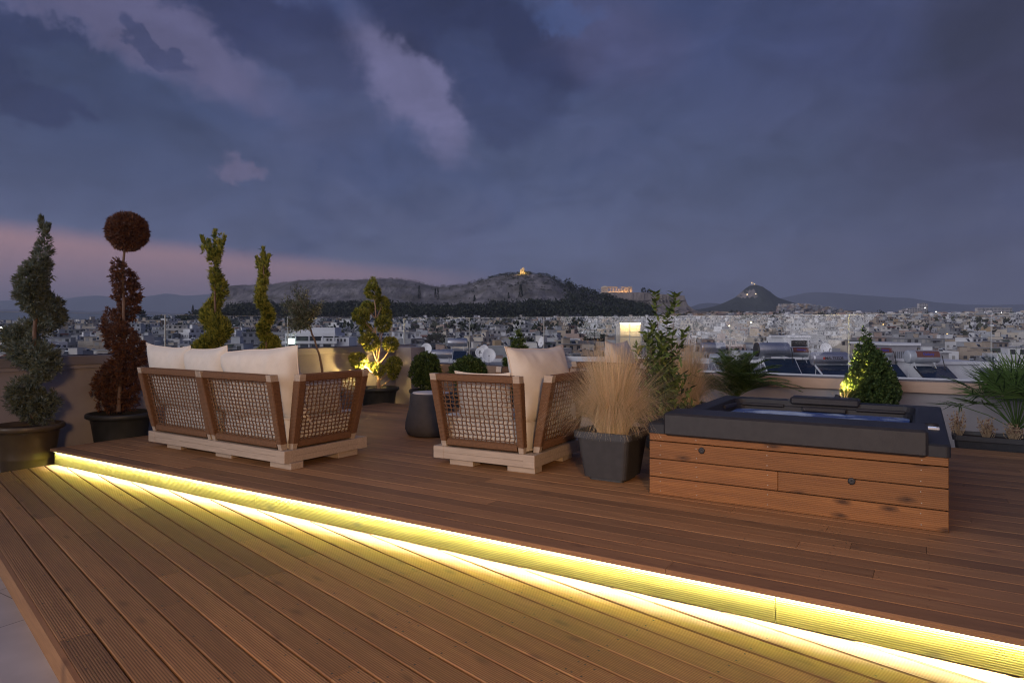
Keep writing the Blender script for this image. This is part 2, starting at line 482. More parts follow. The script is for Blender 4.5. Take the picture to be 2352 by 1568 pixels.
# ======================= TERRACE =======================
ZL, ZT = -.173, -.295      # lower deck surface, tiled floor
def clip(poly, planes):
    """Sutherland-Hodgman, keep a*x+b*y <= c"""
    for a, b_, c in planes:
        res = []
        for i in range(len(poly)):
            p, q = poly[i], poly[(i + 1) % len(poly)]
            dp, dq = a * p[0] + b_ * p[1] - c, a * q[0] + b_ * q[1] - c
            if dp <= 0: res.append(p)
            if (dp < 0 < dq) or (dq < 0 < dp):
                t = dp / (dp - dq); res.append((p[0] + (q[0] - p[0]) * t, p[1] + (q[1] - p[1]) * t))
        poly = res
        if len(poly) < 3: return []
    return poly
def boards(mb, attr, y0, y1, x0, x1, pitch, gap, zt, th, planes, seglo=2.4, seghi=4.2, r=None, screws=None, joist=.48, chm=.0045):
    """boards along local x, each a chamfered slab clipped to planes; attr gets one value per face"""
    r = r or random.Random(3)
    y = y0
    while y < y1:
        x = x0 - r.uniform(0, seglo)
        while x < x1:
            ln = r.uniform(seglo, seghi)
            w = pitch - gap
            base = clip([(x + .0012, y), (x + ln - .0012, y), (x + ln - .0012, y + w), (x + .0012, y + w)], planes)
            if base:
                v = r.random(); dz = r.uniform(-.0008, .0008)
                n = len(base); ch = chm
                cx = sum(p[0] for p in base) / n; cyy = y + w / 2
                def ins(p, d):
                    py = p[1] + (d if p[1] < cyy else -d)
                    return (p[0], py)
                vs = [(p[0], p[1], zt + dz - th) for p in base] + [(p[0], p[1], zt + dz - ch) for p in base] + [(*ins(p, ch), zt + dz) for p in base]
                fs = [tuple(range(2 * n, 3 * n))]
                for i in range(n):
                    j = (i + 1) % n
                    fs.append((i, j, n + j, n + i)); fs.append((n + i, n + j, 2 * n + j, 2 * n + i))
                mb.add(vs, fs, 0); attr += [v] * len(fs)
                if screws is not None:
                    xs = math.ceil(x / joist) * joist
                    ends = [x + .03, x + ln - .03]
                    k = xs
                    while k < x + ln:
                        ends.append(k); k += joist
                    for sx_ in ends:
                        for sy_ in (y + .028, y + w - .028):
                            if all(a * sx_ + b_ * sy_ <= c - .01 for a, b_, c in planes):
                                screws.append((sx_ + r.uniform(-.006, .006), sy_ + r.uniform(-.004, .004), zt + dz + .0006))
            x += ln
        y += pitch
# ---- lower deck: boards run diagonally; left edge, riser line and far end cut them ----
dl = Vector((.697, -.717, 0)).normalized(); nl = Vector((.717, .697, 0)).normalized()
lang = math.atan2(dl.y, dl.x)
def todl(v): return (v.dot(dl), v.dot(nl))
pl = []
a, b_ = E2.dot(dl), E2.dot(nl); pl.append((a, b_, 3.528))             # c2 <= 3.528
a, b_ = E1.dot(dl), E1.dot(nl); pl.append((-a, -b_, 8.01))            # c1 >= -8.01
lowdeck = empty('lower_deck', (0, 0, 0)); tag(lowdeck, kind='structure')
mb = MB(); at1 = []; scr = []
rb = random.Random(21)
boards(mb, at1, .67, 6.6, -9.5, 3.6, .1490, .0095, ZL, .028, pl, 1.6, 3.4, rb, scr)
ML = Matrix.Rotation(lang, 4, 'Z')
mb.build('deck_boards', M['deck_low'], lowdeck, ML, at1)
sm = MB()
for p in scr:
    q = Vector(p); k = 6
    sm.add([q + Vector((math.cos(i * 1.047) * .0058, math.sin(i * 1.047) * .0058, 0)) for i in range(6)], [tuple(range(6))])
sm.build('screw', M['screw'], lowdeck, ML); tag(bpy.data.objects[-1] if False else lowdeck.children[-1], kind='stuff')
mb = MB(); mb.box((-2.6, .655, ZL - .063), (13, .024, .118)); 
mb.build('fascia_board', M['deck_up'], lowdeck, ML, [.5] * 6)
# black underlay below the gaps
mb = MB(); base = clip([(-9.5, .69), (3.6, .69), (3.6, 6.6), (-9.5, 6.6)], pl)
mb.add([(p[0], p[1], ZL - .032) for p in base], [tuple(range(len(base)))])
M['under'] = pmat('dark_joists', (.02, .014, .01), rough=.95)
mb.build('joist_layer', M['under'], lowdeck, ML)
# ---- upper deck ----
updeck = empty('upper_deck', (0, 0, 0)); tag(updeck, kind='structure')
MU = Matrix.Rotation(ANG, 4, 'Z')
mb = MB(); at2 = []; scr = []
rb = random.Random(5)
UX0, UX1, UY0, UY1 = -8.0, 5.0, 3.50, 8.70
boards(mb, at2, UY0 + .150, UY1 - .02, UX0 - .01, UX1, .1485, .0035, 0, .028, [(-1, 0, -UX0 + .012), (1, 0, UX1)], 1.8, 3.8, rb, scr, chm=.0018)
mb.build('deck_boards', M['deck_up'], updeck, MU, at2)
sm = MB()
for p in scr[::1]:
    q = Vector(p)
    sm.add([q + Vector((math.cos(i * 1.047) * .0045, math.sin(i * 1.047) * .0035, 0)) for i in range(6)], [tuple(range(6))])
o = sm.build('screw', M['screw'], updeck, MU); tag(o, kind='stuff')
mb = MB(); at3 = []
boards(mb, at3, UY0, UY0 + .10, UX0 - .03, UX1, .1485, .0035, 0, .028, [(-1, 0, -UX0 + .03), (1, 0, UX1)], 2.4, 4.0, random.Random(9))
mb.build('nosing_board', M['nosing'], updeck, MU, at3)
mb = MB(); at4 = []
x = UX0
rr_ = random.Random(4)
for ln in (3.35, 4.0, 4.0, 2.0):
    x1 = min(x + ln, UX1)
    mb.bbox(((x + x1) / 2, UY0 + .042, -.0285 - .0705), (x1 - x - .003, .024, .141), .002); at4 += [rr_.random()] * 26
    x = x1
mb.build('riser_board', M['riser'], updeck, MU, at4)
mb = MB(); mb.box(((UX0 + UX1) / 2, (UY0 + UY1) / 2 + .06, -.05), (UX1 - UX0 - .02, UY1 - UY0 - .16, .03))
mb.build('joist_layer', M['under'], updeck, MU)
mb = MB()
for yy in (UY1 - .012,): mb.box(((UX0 + UX1) / 2, yy + .012, -.085 - .075), (UX1 - UX0, .024, .15))
mb.box((UX0 + .012, (UY0 + UY1) / 2 + .05, -.03 - .075), (.024, UY1 - UY0 - .12, .15))
mb.build('edge_board', M['deck_up'], updeck, MU, [.3] * 12)
# ---- LED strip tucked under the nosing ----
M['led'] = pmat('led_tape_glow', (.9, .85, .6), emis=(1.0, 1.0, .55), estr=12)
M['led_body'] = pmat('led_profile', (.6, .6, .6), rough=.4, metal=.5)
led = empty('led_strip', cc(0, UY0 + .016, -.03), ANG)
tag(led, 'glowing LED light strip tucked under the nosing of the deck step', 'light strip')
mb = MB(); mb.box(((UX0 + UX1) / 2, 0, -.0015), (UX1 - UX0 - .04, .012, .003)); mb.build('profile', M['led_body'], led)
mb = MB(); mb.box(((UX0 + UX1) / 2, 0, -.004), (UX1 - UX0 - .05, .006, .0018)); mb.build('glowing_tape', M['led'], led)
LEDW = 19.0
for i in range(7):
    la = bpy.data.lights.new('led_segment', 'AREA'); la.shape = 'RECTANGLE'
    seg = (UX1 - UX0 - .06) / 7
    la.size = seg; la.size_y = .012; la.energy = LEDW; la.color = (1.0, 1.0, .95)
    lo = bpy.data.objects.new('led_segment', la); lo.location = (UX0 + .03 + seg * (i + .5), .006, -.007)
    lo.rotation_euler = (R(3), 0, 0)
    col.objects.link(lo); lo.parent = led
    la.spread = R(128)
    lb = la.copy(); lb.energy = 13.0; lb.color = (1.0, .87, .10); lb.spread = R(180)
    lo2 = bpy.data.objects.new('led_segment', lb); lo2.location = lo.location + Vector((0, 0, -.001)); col.objects.link(lo2); lo2.parent = led
# ---- tiled floor of the roof ----
def tilemat():
    m = bpy.data.materials.new('pale_floor_tiles'); m.use_nodes = True; nt = m.node_tree; N = nt.nodes; L = nt.links
    b = N['Principled BSDF']; t = N.new('ShaderNodeTexCoord')
    br = N.new('ShaderNodeTexBrick'); br.offset = .5; br.inputs['Scale'].default_value = 1.0
    br.inputs['Color1'].default_value = (.40, .40, .42, 1); br.inputs['Color2'].default_value = (.46, .45, .47, 1)
    br.inputs['Mortar'].default_value = (.14, .135, .14, 1); br.inputs['Mortar Size'].default_value = .004
    br.inputs['Brick Width'].default_value = 1.2; br.inputs['Row Height'].default_value = .6; br.inputs['Mortar Smooth'].default_value = .3
    L.new(t.outputs['Object'], br.inputs['Vector'])
    n = N.new('ShaderNodeTexNoise'); n.inputs['Scale'].default_value = 3; n.inputs['Detail'].default_value = 7
    L.new(t.outputs['Object'], n.inputs['Vector'])
    x = N.new('ShaderNodeMix'); x.data_type = 'RGBA'; x.blend_type = 'MULTIPLY'; x.inputs[0].default_value = .6
    r = N.new('ShaderNodeMapRange'); r.inputs[1].default_value = .3; r.inputs[2].default_value = .7; r.inputs[3].default_value = .7; r.inputs[4].default_value = 1.1
    L.new(n.outputs[0], r.inputs[0]); L.new(br.outputs[0], x.inputs[6]); L.new(r.outputs[0], x.inputs[7])
    L.new(x.outputs[2], b.inputs['Base Color']); b.inputs['Roughness'].default_value = .45
    return m
M['tile'] = tilemat()
mb = MB(); mb.box((-1.0, 3.3, ZT - .1), (16.4, 14.4, .2))
o = mb.build('tiled_floor', M['tile'], None, MU); tag(o, kind='structure')
# building below our own roof
mb = MB(); mb.box((-1.0, 3.3, ZT - .202 - 12), (16.3, 14.3, 24))
o = mb.build('terrace_building', M['plaster'], None, MU)
tag(o, 'cream apartment building whose roof carries the wooden terrace', 'building')

# ---- parapets with metal coping ----
LW1, LW2 = -8.85, 10.12      # inner faces: left wall at c1, back wall at c2
def parapet(name, label, x0, x1, zc, parent_M, y0, th):
    root = empty(name, (0, 0, 0)); tag(root, label, 'parapet wall')
    return root
pr = empty('parapet_wall'); pr.matrix_world = Matrix.Translation(cc(LW1, 4.0, 0)) @ Matrix.Rotation(ANG + R(90), 4, 'Z')
# local x runs along E2, local +y points outward (-E1)
pr.location = cc(LW1, 4.0, 0); pr.rotation_euler = (0, 0, ANG + R(90))
tag(pr, 'tall left parapet wall with brushed metal coping behind the spiral topiaries', 'parapet wall')
mb = MB(); mb.box((0, .125, (ZT + .80) / 2), (12.9, .25, .80 - ZT)); mb.box((0, .11, .822), (12.9, .30, .04), m=0)
mb.build('wall', M['plaster'], pr)
mb = MB(); mb.bbox((0, .11, .90), (12.94, .34, .115), .006); mb.build('coping', M['coping'], pr)
mb = MB(); mb.box((0, .02, .9625), (12.9, .05, .012)); mb.build('glass_channel', M['rail'], pr)
M['coping_warm'] = pmat('warm_lit_metal_coping', (.40, .29, .22), (.46, .34, .26), scale=5, stretch=(.4, 30, 30), rough=.42, metal=.45)  # warm house light on the metal is put into its base colour
pb = empty('parapet_wall'); pb.location = cc(0, LW2, 0); pb.rotation_euler = (0, 0, ANG)
tag(pb, 'low back parapet wall with warm lit metal coping behind the hot tub', 'parapet wall')
mb = MB(); mb.box((-1.6, .125, (ZT + .46) / 2), (14.2, .25, .46 - ZT)); mb.build('wall', M['plaster'], pb)
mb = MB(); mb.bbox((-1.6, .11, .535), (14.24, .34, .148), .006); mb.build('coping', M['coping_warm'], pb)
mb = MB(); mb.box((-1.6, .03, .614), (14.2, .05, .012)); mb.build('glass_channel', M['rail'], pb)
# end pier at the corner
pc = MB(); pc.bbox((0, 0, .30), (.40, .42, 1.24), .006)
o = pc.build('corner_pier', [M['plaster']], None, Matrix.Translation(cc(LW1 + .22, LW2 - .02, 0)) @ MU)
tag(o, 'short plaster pier where the two parapets meet behind the pompom tree', 'pier')
# ---- frameless glass railings ----
def glassmat():
    m = bpy.data.materials.new('clear_glass'); m.use_nodes = True; nt = m.node_tree; N = nt.nodes; L = nt.links
    N.remove(N['Principled BSDF'])
    tr = N.new('ShaderNodeBsdfTransparent'); tr.inputs[0].default_value = (.93, .965, .955, 1)
    gl = N.new('ShaderNodeBsdfGlossy'); gl.inputs['Roughness'].default_value = .01; gl.inputs[0].default_value = (1, 1, 1, 1)
    fr = N.new('ShaderNodeFresnel'); fr.inputs[0].default_value = 1.45
    ms = N.new('ShaderNodeMixShader'); L.new(fr.outputs[0], ms.inputs[0]); L.new(tr.outputs[0], ms.inputs[1]); L.new(gl.outputs[0], ms.inputs[2])
    L.new(ms.outputs[0], N['Material Output'].inputs[0])
    return m
M['glass'] = glassmat()
M['glass_edge'] = pmat('glass_edge', (.55, .62, .62), rough=.2)
def pane(parent, x0, x1, z0, z1, y):
    mb = MB(); t = .006
    mb.quad((x0, y, z0), (x1, y, z0), (x1, y, z1), (x0, y, z1), 0)
    w = .0035
    mb.box(((x0 + x1) / 2, y, z1 + w / 2), (x1 - x0, .012, w), m=1)
    mb.box((x0 - w / 2, y, (z0 + z1) / 2), (w, .012, z1 - z0), m=1)
    mb.box((x1 + w / 2, y, (z0 + z1) / 2), (w, .012, z1 - z0), m=1)
    return mb.build('glass_pane', [M['glass'], M['glass_edge']], parent)
gl1 = empty('glass_railing', cc(LW1, 4.0, 0), ANG + R(90))
tag(gl1, 'frameless glass railing on top of the left parapet', 'glass railing')
# joints seen at x = 379 and 661
def c2_on_left(x):
    k = (x - CX) / FP; Y = (LW1 - .03) / (k * E1.x + E1.y); return k * Y * E2.x + Y * E2.y
j = sorted([c2_on_left(379) - 4, c2_on_left(661) - 4]); st = j[1] - j[0]
xs = [-6.4, j[0] - 2 * st, j[0] - st, j[0], j[1], 6.2]; xs = sorted(x for x in xs if -6.45 < x < 6.3)
for a, b_ in zip(xs[:-1], xs[1:]): pane(gl1, a + .006, b_ - .006, .969, 1.475, .03)
gl2 = empty('glass_railing', cc(0, LW2, 0), ANG)
tag(gl2, 'long frameless glass railing on the low back parapet', 'glass railing')
def c1_on_back(x):
    k = (x - CX) / FP; Y = (LW2 + .04) / (k * E2.x + E2.y); return k * Y * E1.x + Y * E1.y
xs = [c1_on_back(x) for x in (929, 1079, 1247, 1446, 1675, 1946, 2277)]
st = (xs[-1] - xs[0]) / 6; xs = [xs[0] + st * i for i in range(9)]
for a, b_ in zip(xs[:-1], xs[1:]): pane(gl2, a + .006, min(b_ - .006, 5.4), .620, 1.475, .04)
# ======================= SOFAS =======================
def pillow_mb(w, h, t, seed, n=26, sag=.0, wr=1.0):
    """upright cushion in the local xz plane, y = thickness; base at z = 0"""
    mb = MB(); sd = Vector((seed * 3.7, seed * 1.3, seed * .7))
    def pt(u, v, s):
        # outline pulled in between the corners, ears at the corners
        px = w / 2 * u * (1 - .075 * (1 - v * v) ** 1.0 + .02 * (abs(u * v)) ** 6)
        pz = h / 2 * v * (1 - .075 * (1 - u * u) ** 1.0 + .02 * (abs(u * v)) ** 6)
        th = t / 2 * (max(0, (1 - u ** 4) * (1 - v ** 4)) ** .55) * (.86 + .14 * (1 - u * u) * (1 - v * v))
        e = (1 - abs(u)) * (1 - abs(v))
        q = Vector((px * 4, pz * 4, s * 2)) + sd
        th += wr * .016 * noise.noise(q) + wr * .010 * math.sin(px * 42 + 6 * noise.noise(q * .8)) * max(0, abs(v) - .45) * (1 - abs(v)) * 3.2
        if e <= 1e-6: th = 0
        bend = sag * (px / w * 2) ** 2
        return Vector((px, s * th, pz + h / 2 * .93 - bend + .012 * noise.noise(Vector((px * 3, 0, 0)) + sd)))
    for s in (-1, 1):
        vs = [pt(-1 + 2 * i / n, -1 + 2 * j / n, s) for j in range(n + 1) for i in range(n + 1)]
        fs = []
        for jj in range(n):
            for i in range(n):
                a = jj * (n + 1) + i
                f = (a, a + 1, a + n + 2, a + n + 1)
                fs.append(f if s < 0 else f[::-1])
        mb.add(vs, fs, 0, True)
    ring = [pt(-1 + 2 * i / n, -1, 1) for i in range(n)] + [pt(1, -1 + 2 * i / n, 1) for i in range(n)] + \
           [pt(1 - 2 * i / n, 1, 1) for i in range(n)] + [pt(-1, 1 - 2 * i / n, 1) for i in range(n)]
    return mb, ring
def mattress_mb(w, d, t, seed):
    """seat cushion, lies flat, base centre at origin"""
    mb = MB(); n = 22; m_ = 8; sd = Vector((seed * 5.1, 2, seed))
    rings = [(.0, .985), (.03, 1.0), (.5, 1.012), (.97, 1.0), (1.0, .985)]
    def ol(q, k, z):
        e = 10.0
        c, s = math.cos(q), math.sin(q)
        rr = (abs(c) ** e + abs(s) ** e) ** (-1 / e)
        x, y = w / 2 * c * rr * k, d / 2 * s * rr * k
        return Vector((x, y, z + .006 * noise.noise(Vector((x * 4, y * 4, z * 9)) + sd)))
    N_ = 64; vs = []; fs = []
    for zz, k in rings:
        vs += [ol(2 * math.pi * i / N_, k, zz * t) for i in range(N_)]
    for k in (.8, .5, .2):
        for i in range(N_):
            p = ol(2 * math.pi * i / N_, k, t); p.z += .022 * (1 - k) + .008 * noise.noise(p * 5 + sd); vs.append(p)
    L_ = len(rings) + 3
    for r_ in range(L_ - 1):
        for i in range(N_):
            jx = (i + 1) % N_; fs.append((r_ * N_ + i, r_ * N_ + jx, (r_ + 1) * N_ + jx, (r_ + 1) * N_ + i))
    fs.append(tuple((L_ - 1) * N_ + i for i in range(N_))); fs.append(tuple(N_ - 1 - i for i in range(N_)))
    mb.add(vs, fs, 0, True)
    rt = [ol(2 * math.pi * i / N_, 1.004, t * .985) for i in range(N_)]
    rb_ = [ol(2 * math.pi * i / N_, 1.004, t * .02) for i in range(N_)]
    return mb, rt, rb_
def loop_tube(mb, ring, r, n=5): mb.tube(ring + [ring[0]], r, n, cap=False)

def rope_panel(root, w, M0, lean=.145, z0=.0, h=.70, ntop=17, nrow=13, seed=1):
    """woven back/arm panel: local x along the panel, +y towards the seat, leaning outwards (-y) at the top"""
    g = empty('rope_panel'); g.parent = root; g.matrix_local = M0
    r_ = random.Random(seed)
    sl = lean / h; tp = .018
    def P(u, z, y=0.0):       # u along panel, z height
        k = z / h
        return Vector((u * (1 - 0) , -sl * z + y, z0 + z))
    def frame(u, uo):
        """tapered post from the beam, leaning out"""
        mb = MB(); a, b2 = .030, .036
        vs = []
        for z, wx, wy in ((0, .024, .028), (.05, .026, .032), (h - .055, .033, .040), (h, .033, .040)):
            c = P(u + uo * z / h, z)
            vs += [c + Vector((-wx, -wy, 0)), c + Vector((wx, -wy, 0)), c + Vector((wx, wy, 0)), c + Vector((-wx, wy, 0))]
        fs = [(3, 2, 1, 0), (12, 13, 14, 15)]
        for k in range(3):
            for i in range(4):
                jx = (i + 1) % 4; fs.append((k * 4 + i, k * 4 + jx, k * 4 + 4 + jx, k * 4 + 4 + i))
        mb.add(vs, fs)
        return mb.build('post', M['pale_wood'], g)
    off = .03
    hw = w / 2 - .035
    frame(-hw, -off); frame(hw, off)
    # rope wound round the posts and rails
    for sgn in (-1, 1):
        mb = MB(); vs = []; fs = []; nr_ = 90
        for i in range(nr_ + 1):
            z = .055 + (h - .115) * i / nr_
            c = P(sgn * (hw + off * z / h), z); k = z / h
            wx = (.030 + .010 * k) + (.0022 if i % 2 else 0) + r_.uniform(0, .001); wy = (.036 + .010 * k) + (.0022 if i % 2 else 0)
            vs += [c + Vector((x * wx, y * wy, 0)) for x, y in ((-1, -.8), (-.8, -1), (.8, -1), (1, -.8), (1, .8), (.8, 1), (-.8, 1), (-1, .8))]
        for i in range(nr_):
            for k in range(8):
                jx = (k + 1) % 8; fs.append((i * 8 + k, i * 8 + jx, i * 8 + 8 + jx, i * 8 + 8 + k))
        fs.append(tuple(range(7, -1, -1))); fs.append(tuple(nr_ * 8 + k for k in range(8)))
        mb.add(vs, fs); mb.build('post_wrap', M['rope'], g)
    for zz, rz_, nm in ((h - .035, .036, 'top_rail'), (.045, .034, 'bottom_rail')):
        mb = MB(); vs = []; fs = []; nr_ = 150
        ext = off * zz / h
        xa, xb = -(hw + ext) + .04, (hw + ext) - .04
        for i in range(nr_ + 1):
            u = xa + (xb - xa) * i / nr_
            c = P(u, zz); rr = rz_ + (.0018 if i % 2 else 0)
            for k in range(10):
                q = 2 * math.pi * k / 10; e = (abs(math.cos(q)) ** 4 + abs(math.sin(q)) ** 4) ** -.25
                vs.append(c + Vector((0, math.cos(q) * rr * .85 * e, math.sin(q) * rr * e)))
        for i in range(nr_):
            for k in range(10):
                jx = (k + 1) % 10; fs.append((i * 10 + k, i * 10 + jx, i * 10 + 10 + jx, i * 10 + 10 + k))
        mb.add(vs, fs); mb.build(nm, M['rope'], g)
    # weave: doubled strands, the uprights zigzag between the rows
    mb = MB()
    zb, zt_ = .075, h - .065
    rows = [zb + (zt_ - zb) * (i + .5) / nrow for i in range(nrow)]
    for i, z in enumerate(rows):
        e = hw + off * z / h - .02
        for dz_ in (-.0028, .0028):
            pts = []
            for k in range(2 * ntop + 1):
                u = -e + 2 * e * k / (2 * ntop)
                pts.append(P(u, z + dz_ + .0030 * math.sin(k * 1.9 + i * 2.1) + r_.uniform(-.0016, .0016), .006 * (1 if k % 2 else -1)))
            mb.tube(pts, .0031, 4, cap=False)
    for k in range(ntop):
        fr = (k + .5) / ntop
        for dx_ in (0.0,):
            pts = [P((-hw + 2 * hw * fr) * 1.0 + dx_, zb - .02)]
            for i, z in enumerate(rows):
                e = hw + off * z / h
                s = .0035 * (1 if i % 2 else -1) + r_.uniform(-.0045, .0045)
                u = -e + 2 * e * fr
                pts.append(P(u + dx_ + s + r_.uniform(-.0022, .0022), z - .006)); pts.append(P(u + dx_ + s + r_.uniform(-.0015, .0015), z + .006))
            pts.append(P(-hw - off + 2 * (hw + off) * fr + dx_, zt_ + .02))
            mb.tube(pts, .0056, 5, cap=False)
    mb.build('rope_weave', M['rope'], g)
    return g
def base_frame(root, x0, x1, y0, y1, feet, name='base_frame'):
    zb, zt_ = .06, .172; th = .055
    mb = MB()
    for (cx_, cy_, dx_, dy_) in (((x0 + x1) / 2, y0 + th / 2, x1 - x0 - .22, th), ((x0 + x1) / 2, y1 - th / 2, x1 - x0 - .22, th),
                                 (x0 + th / 2, (y0 + y1) / 2, th, y1 - y0 - .22), (x1 - th / 2, (y0 + y1) / 2, th, y1 - y0 - .22)):
        for k, zz in enumerate((zb + .028, zb + .084)):
            mb.bbox((cx_, cy_, zz), (dx_, dy_, .055), .0025)
    for a in (x0, x1):
        for b2 in (y0, y1):
            mb.bbox((a + (.055 if a == x0 else -.055), b2 + (.055 if b2 == y0 else -.055), (zb + zt_) / 2), (.116, .116, zt_ - zb + .002), .003)
    mb.bbox(((x0 + x1) / 2, (y0 + y1) / 2, .145), (x1 - x0 - .13, y1 - y0 - .13, .02), .002)
    mb.build(name, M['pale_wood'], root)
    for fx, fy, fl, fw in feet:
        mb = MB(); mb.bbox((fx, fy, .03), (fl, fw, .06), .002); mb.build('foot', M['pale_wood'], root)
def seat(root, cx_, cy_, w, d, t, seed, z=.174):
    mb, rt, rb_ = mattress_mb(w, d, t, seed)
    o = mb.build('seat_cushion', M['fabric'], root, Matrix.Translation((cx_, cy_, z)))
    pm = MB(); loop_tube(pm, rt, .0055); loop_tube(pm, rb_, .0055); pm.build('piping', M['piping'], o)
def pillow(name, label, world, w, h, t, seed, group=None, sag=0.0, wr=1.0):
    mb, ring = pillow_mb(w, h, t, seed, sag=sag, wr=wr)
    o = mb.build(name, M['fabric'], None, world)
    pm = MB(); loop_tube(pm, ring, .006); pm.build('piping', M['piping'], o)
    tag(o, label, 'cushion', group)
    return o
# --- long sofa on the left: local x along its back (right = +x), +y towards the seat ---
SA = math.atan2(-.545, .838)
sofa = empty('rope_sofa', gp(650, 1080), SA)
tag(sofa, 'long two-seat outdoor sofa of brown woven rope panels on a pale wood base', 'sofa')
W1, D1 = 2.25, 1.03
base_frame(sofa, -W1, .02, 0, D1, [(-1.9, .14, .26, .12), (-1.02, .14, .26, .12), (-.10, .12, .30, .14), (-.12, .80, .22, .26), (-1.9, .85, .26, .12), (-1.0, .85, .26, .12)])
# two back panels and the right arm panel
pw = 1.085
for i, xx in enumerate((-W1 + .03 + pw / 2, -W1 + .03 + pw * 1.5 + .01)):
    rope_panel(sofa, pw, Matrix.Translation((xx, .055, .172)), seed=3 + i, ntop=20, nrow=15)
rope_panel(sofa, .80, Matrix.Translation((-.035, .07 + .43, .172)) @ Matrix.Rotation(R(90), 4, 'Z'), seed=9, ntop=16, nrow=15)
seat(sofa, -W1 / 2 - .55, .55, 1.08, .88, .27, 1)
seat(sofa, -.60, .55, 1.06, .88, .27, 2)
def sofa_world(root, x, y, z, rx=0, rz=0, ry=0):
    m = Matrix.Translation(root.location) @ Matrix.Rotation(root.rotation_euler.z, 4, 'Z')
    return m @ Matrix.Translation((x, y, z)) @ Matrix.Rotation(R(rz), 4, 'Z') @ Matrix.Rotation(R(rx), 4, 'X') @ Matrix.Rotation(R(ry), 4, 'Y')
G_ = 'big back cushions of the long sofa'
pillow('back_cushion', 'plump cream back cushion at the left end of the long rope sofa', sofa_world(sofa, -1.97, .17, .43, 11, 2, 2), .78, .72, .24, 1, G_)
pillow('back_cushion', 'cream back cushion in the middle of the row on the long sofa', sofa_world(sofa, -1.27, .17, .43, 10, -2, -2), .80, .71, .25, 2, G_)
pillow('back_cushion', 'large wrinkled cream back cushion slumping in the right corner of the long sofa', sofa_world(sofa, -.47, .21, .43, 9, 9, -4), .98, .72, .30, 3, G_, sag=.03, wr=2.0)
pillow('arm_cushion', 'cream cushion leaning against the right rope arm of the long sofa', sofa_world(sofa, -.16, .56, .44, 0, 84, 0) , .54, .40, .16, 4)

# --- armchairs: the back panel on local +x side ... built facing -x, arms at both ends ---
def armchair(loc, rz, label, seed):
    root = empty('rope_armchair', loc, rz)
    tag(root, label, 'armchair', 'brown rope armchairs')
    W, D = 1.08, 1.06        # x size, y size; near arm along y = 0, back along x = W
    base_frame(root, 0, W, 0, D, [(.28, .12, .26, .14), (W - .16, .12, .28, .14), (W - .14, .80, .20, .24), (.25, .9, .24, .12)])
    rope_panel(root, .90, Matrix.Translation((.52, .055, .172)), seed=seed, ntop=17, nrow=14)
    rope_panel(root, .86, Matrix.Translation((W - .055, .56, .172)) @ Matrix.Rotation(R(90), 4, 'Z'), seed=seed + 1, ntop=15)
    rope_panel(root, .90, Matrix.Translation((.52, D - .055, .172)) @ Matrix.Rotation(R(180), 4, 'Z'), seed=seed + 2, ntop=16)
    seat(root, .46, .53, .98, .86, .27, seed)
    return root
CA = math.atan2(-.485, .875)
cloc = gp(1226, 1092) - Matrix.Rotation(CA, 3, 'Z') @ Vector((1.08, -.01, 0))
ch1 = armchair(cloc, CA, 'brown rope armchair in the middle of the deck, left of the feather grass planter', 31)
pillow('back_cushion', 'big cream cushion rising above the arm of the middle rope armchair', sofa_world(ch1, .97, .50, .42, -13, 76, 0), .84, .74, .28, 7, wr=1.7)
pillow('arm_cushion', 'cream cushion seen through the near rope arm of the middle armchair', sofa_world(ch1, .46, .20, .44, 9, 0, 0), .60, .46, .16, 8)
c2loc = at(1395, 900, 8.2); c2loc.z = 0
ch2 = armchair(c2loc - Vector((.40, -.30, 0)), CA, 'second rope armchair, mostly hidden behind the feather grass and laurel', 41)
pillow('back_cushion', 'cream cushion with its top edge showing above the feather grass plumes', sofa_world(ch2, .55, .50, .44, -12, 90, 0), .80, .72, .25, 9)

# --- drum side table ---
stl = empty('side_table', at(990, 950, 8.15)); stl.location.z = 0
tag(stl, 'round charcoal drum side table with pale top, left of the middle armchair', 'side table')
mb = MB(); mb.lathe([(.01, 0), (.24, 0), (.285, .02), (.312, .08), (.308, .16), (.285, .26), (.262, .36), (.252, .46), (.250, .498), (.244, .506), (.225, .506)], 48)
mb.build('drum_body', M['stool'], stl)
mb = MB(); mb.lathe([(.222, .49), (.222, .512), (.218, .516), (.001, .516)], 48); mb.build('table_top', M['stone_top'], stl)

# ======================= HOT TUB =======================
tub = empty('hot_tub', gp(1491.6, 1132.5), math.atan2(-.513, .858))
tub.rotation_euler.z = math.atan2(-.52, .854)
tag(tub, 'square black hot tub clad in orange-brown pine boards with blue lit water', 'hot tub')
TW, TD = 1.97, 2.40
rb = random.Random(77)
bz = [(.003, .135), (.142, .275), (.282, .414), (.421, .474)]
def cladding(name, Mloc, ln, splits):
    mb = MB(); at_ = []; sc_ = MB()
    for bi, (z0, z1) in enumerate(bz):
        cuts = [0] + splits.get(bi, []) + [ln]
        for a, b2 in zip(cuts[:-1], cuts[1:]):
            mb.bbox(((a + b2) / 2, .011, (z0 + z1) / 2), (b2 - a - .003, .022, z1 - z0), .0025); at_ += [rb.random()] * 26
        for sx_ in (.09, .37, .88, ln - .15):
            for zz in ((z0 + .03), (z1 - .03)) if z1 - z0 > .1 else ((z0 + z1) / 2,):
                q = Vector((sx_ + rb.uniform(-.004, .004), -.0012, zz))
                sc_.add([q + Vector((math.cos(i * .785) * .0040, 0, math.sin(i * .785) * .0040)) for i in range(8)], [tuple(range(8))])
    o = mb.build(name, M['tubwood'], tub, Mloc, at_)
    s_ = sc_.build('screw', M['screw_bright'], o); tag(s_, kind='stuff')
    return o
cladding('front_cladding', Matrix.Identity(4), TW, {1: [0.95], 0: [], 2: []})
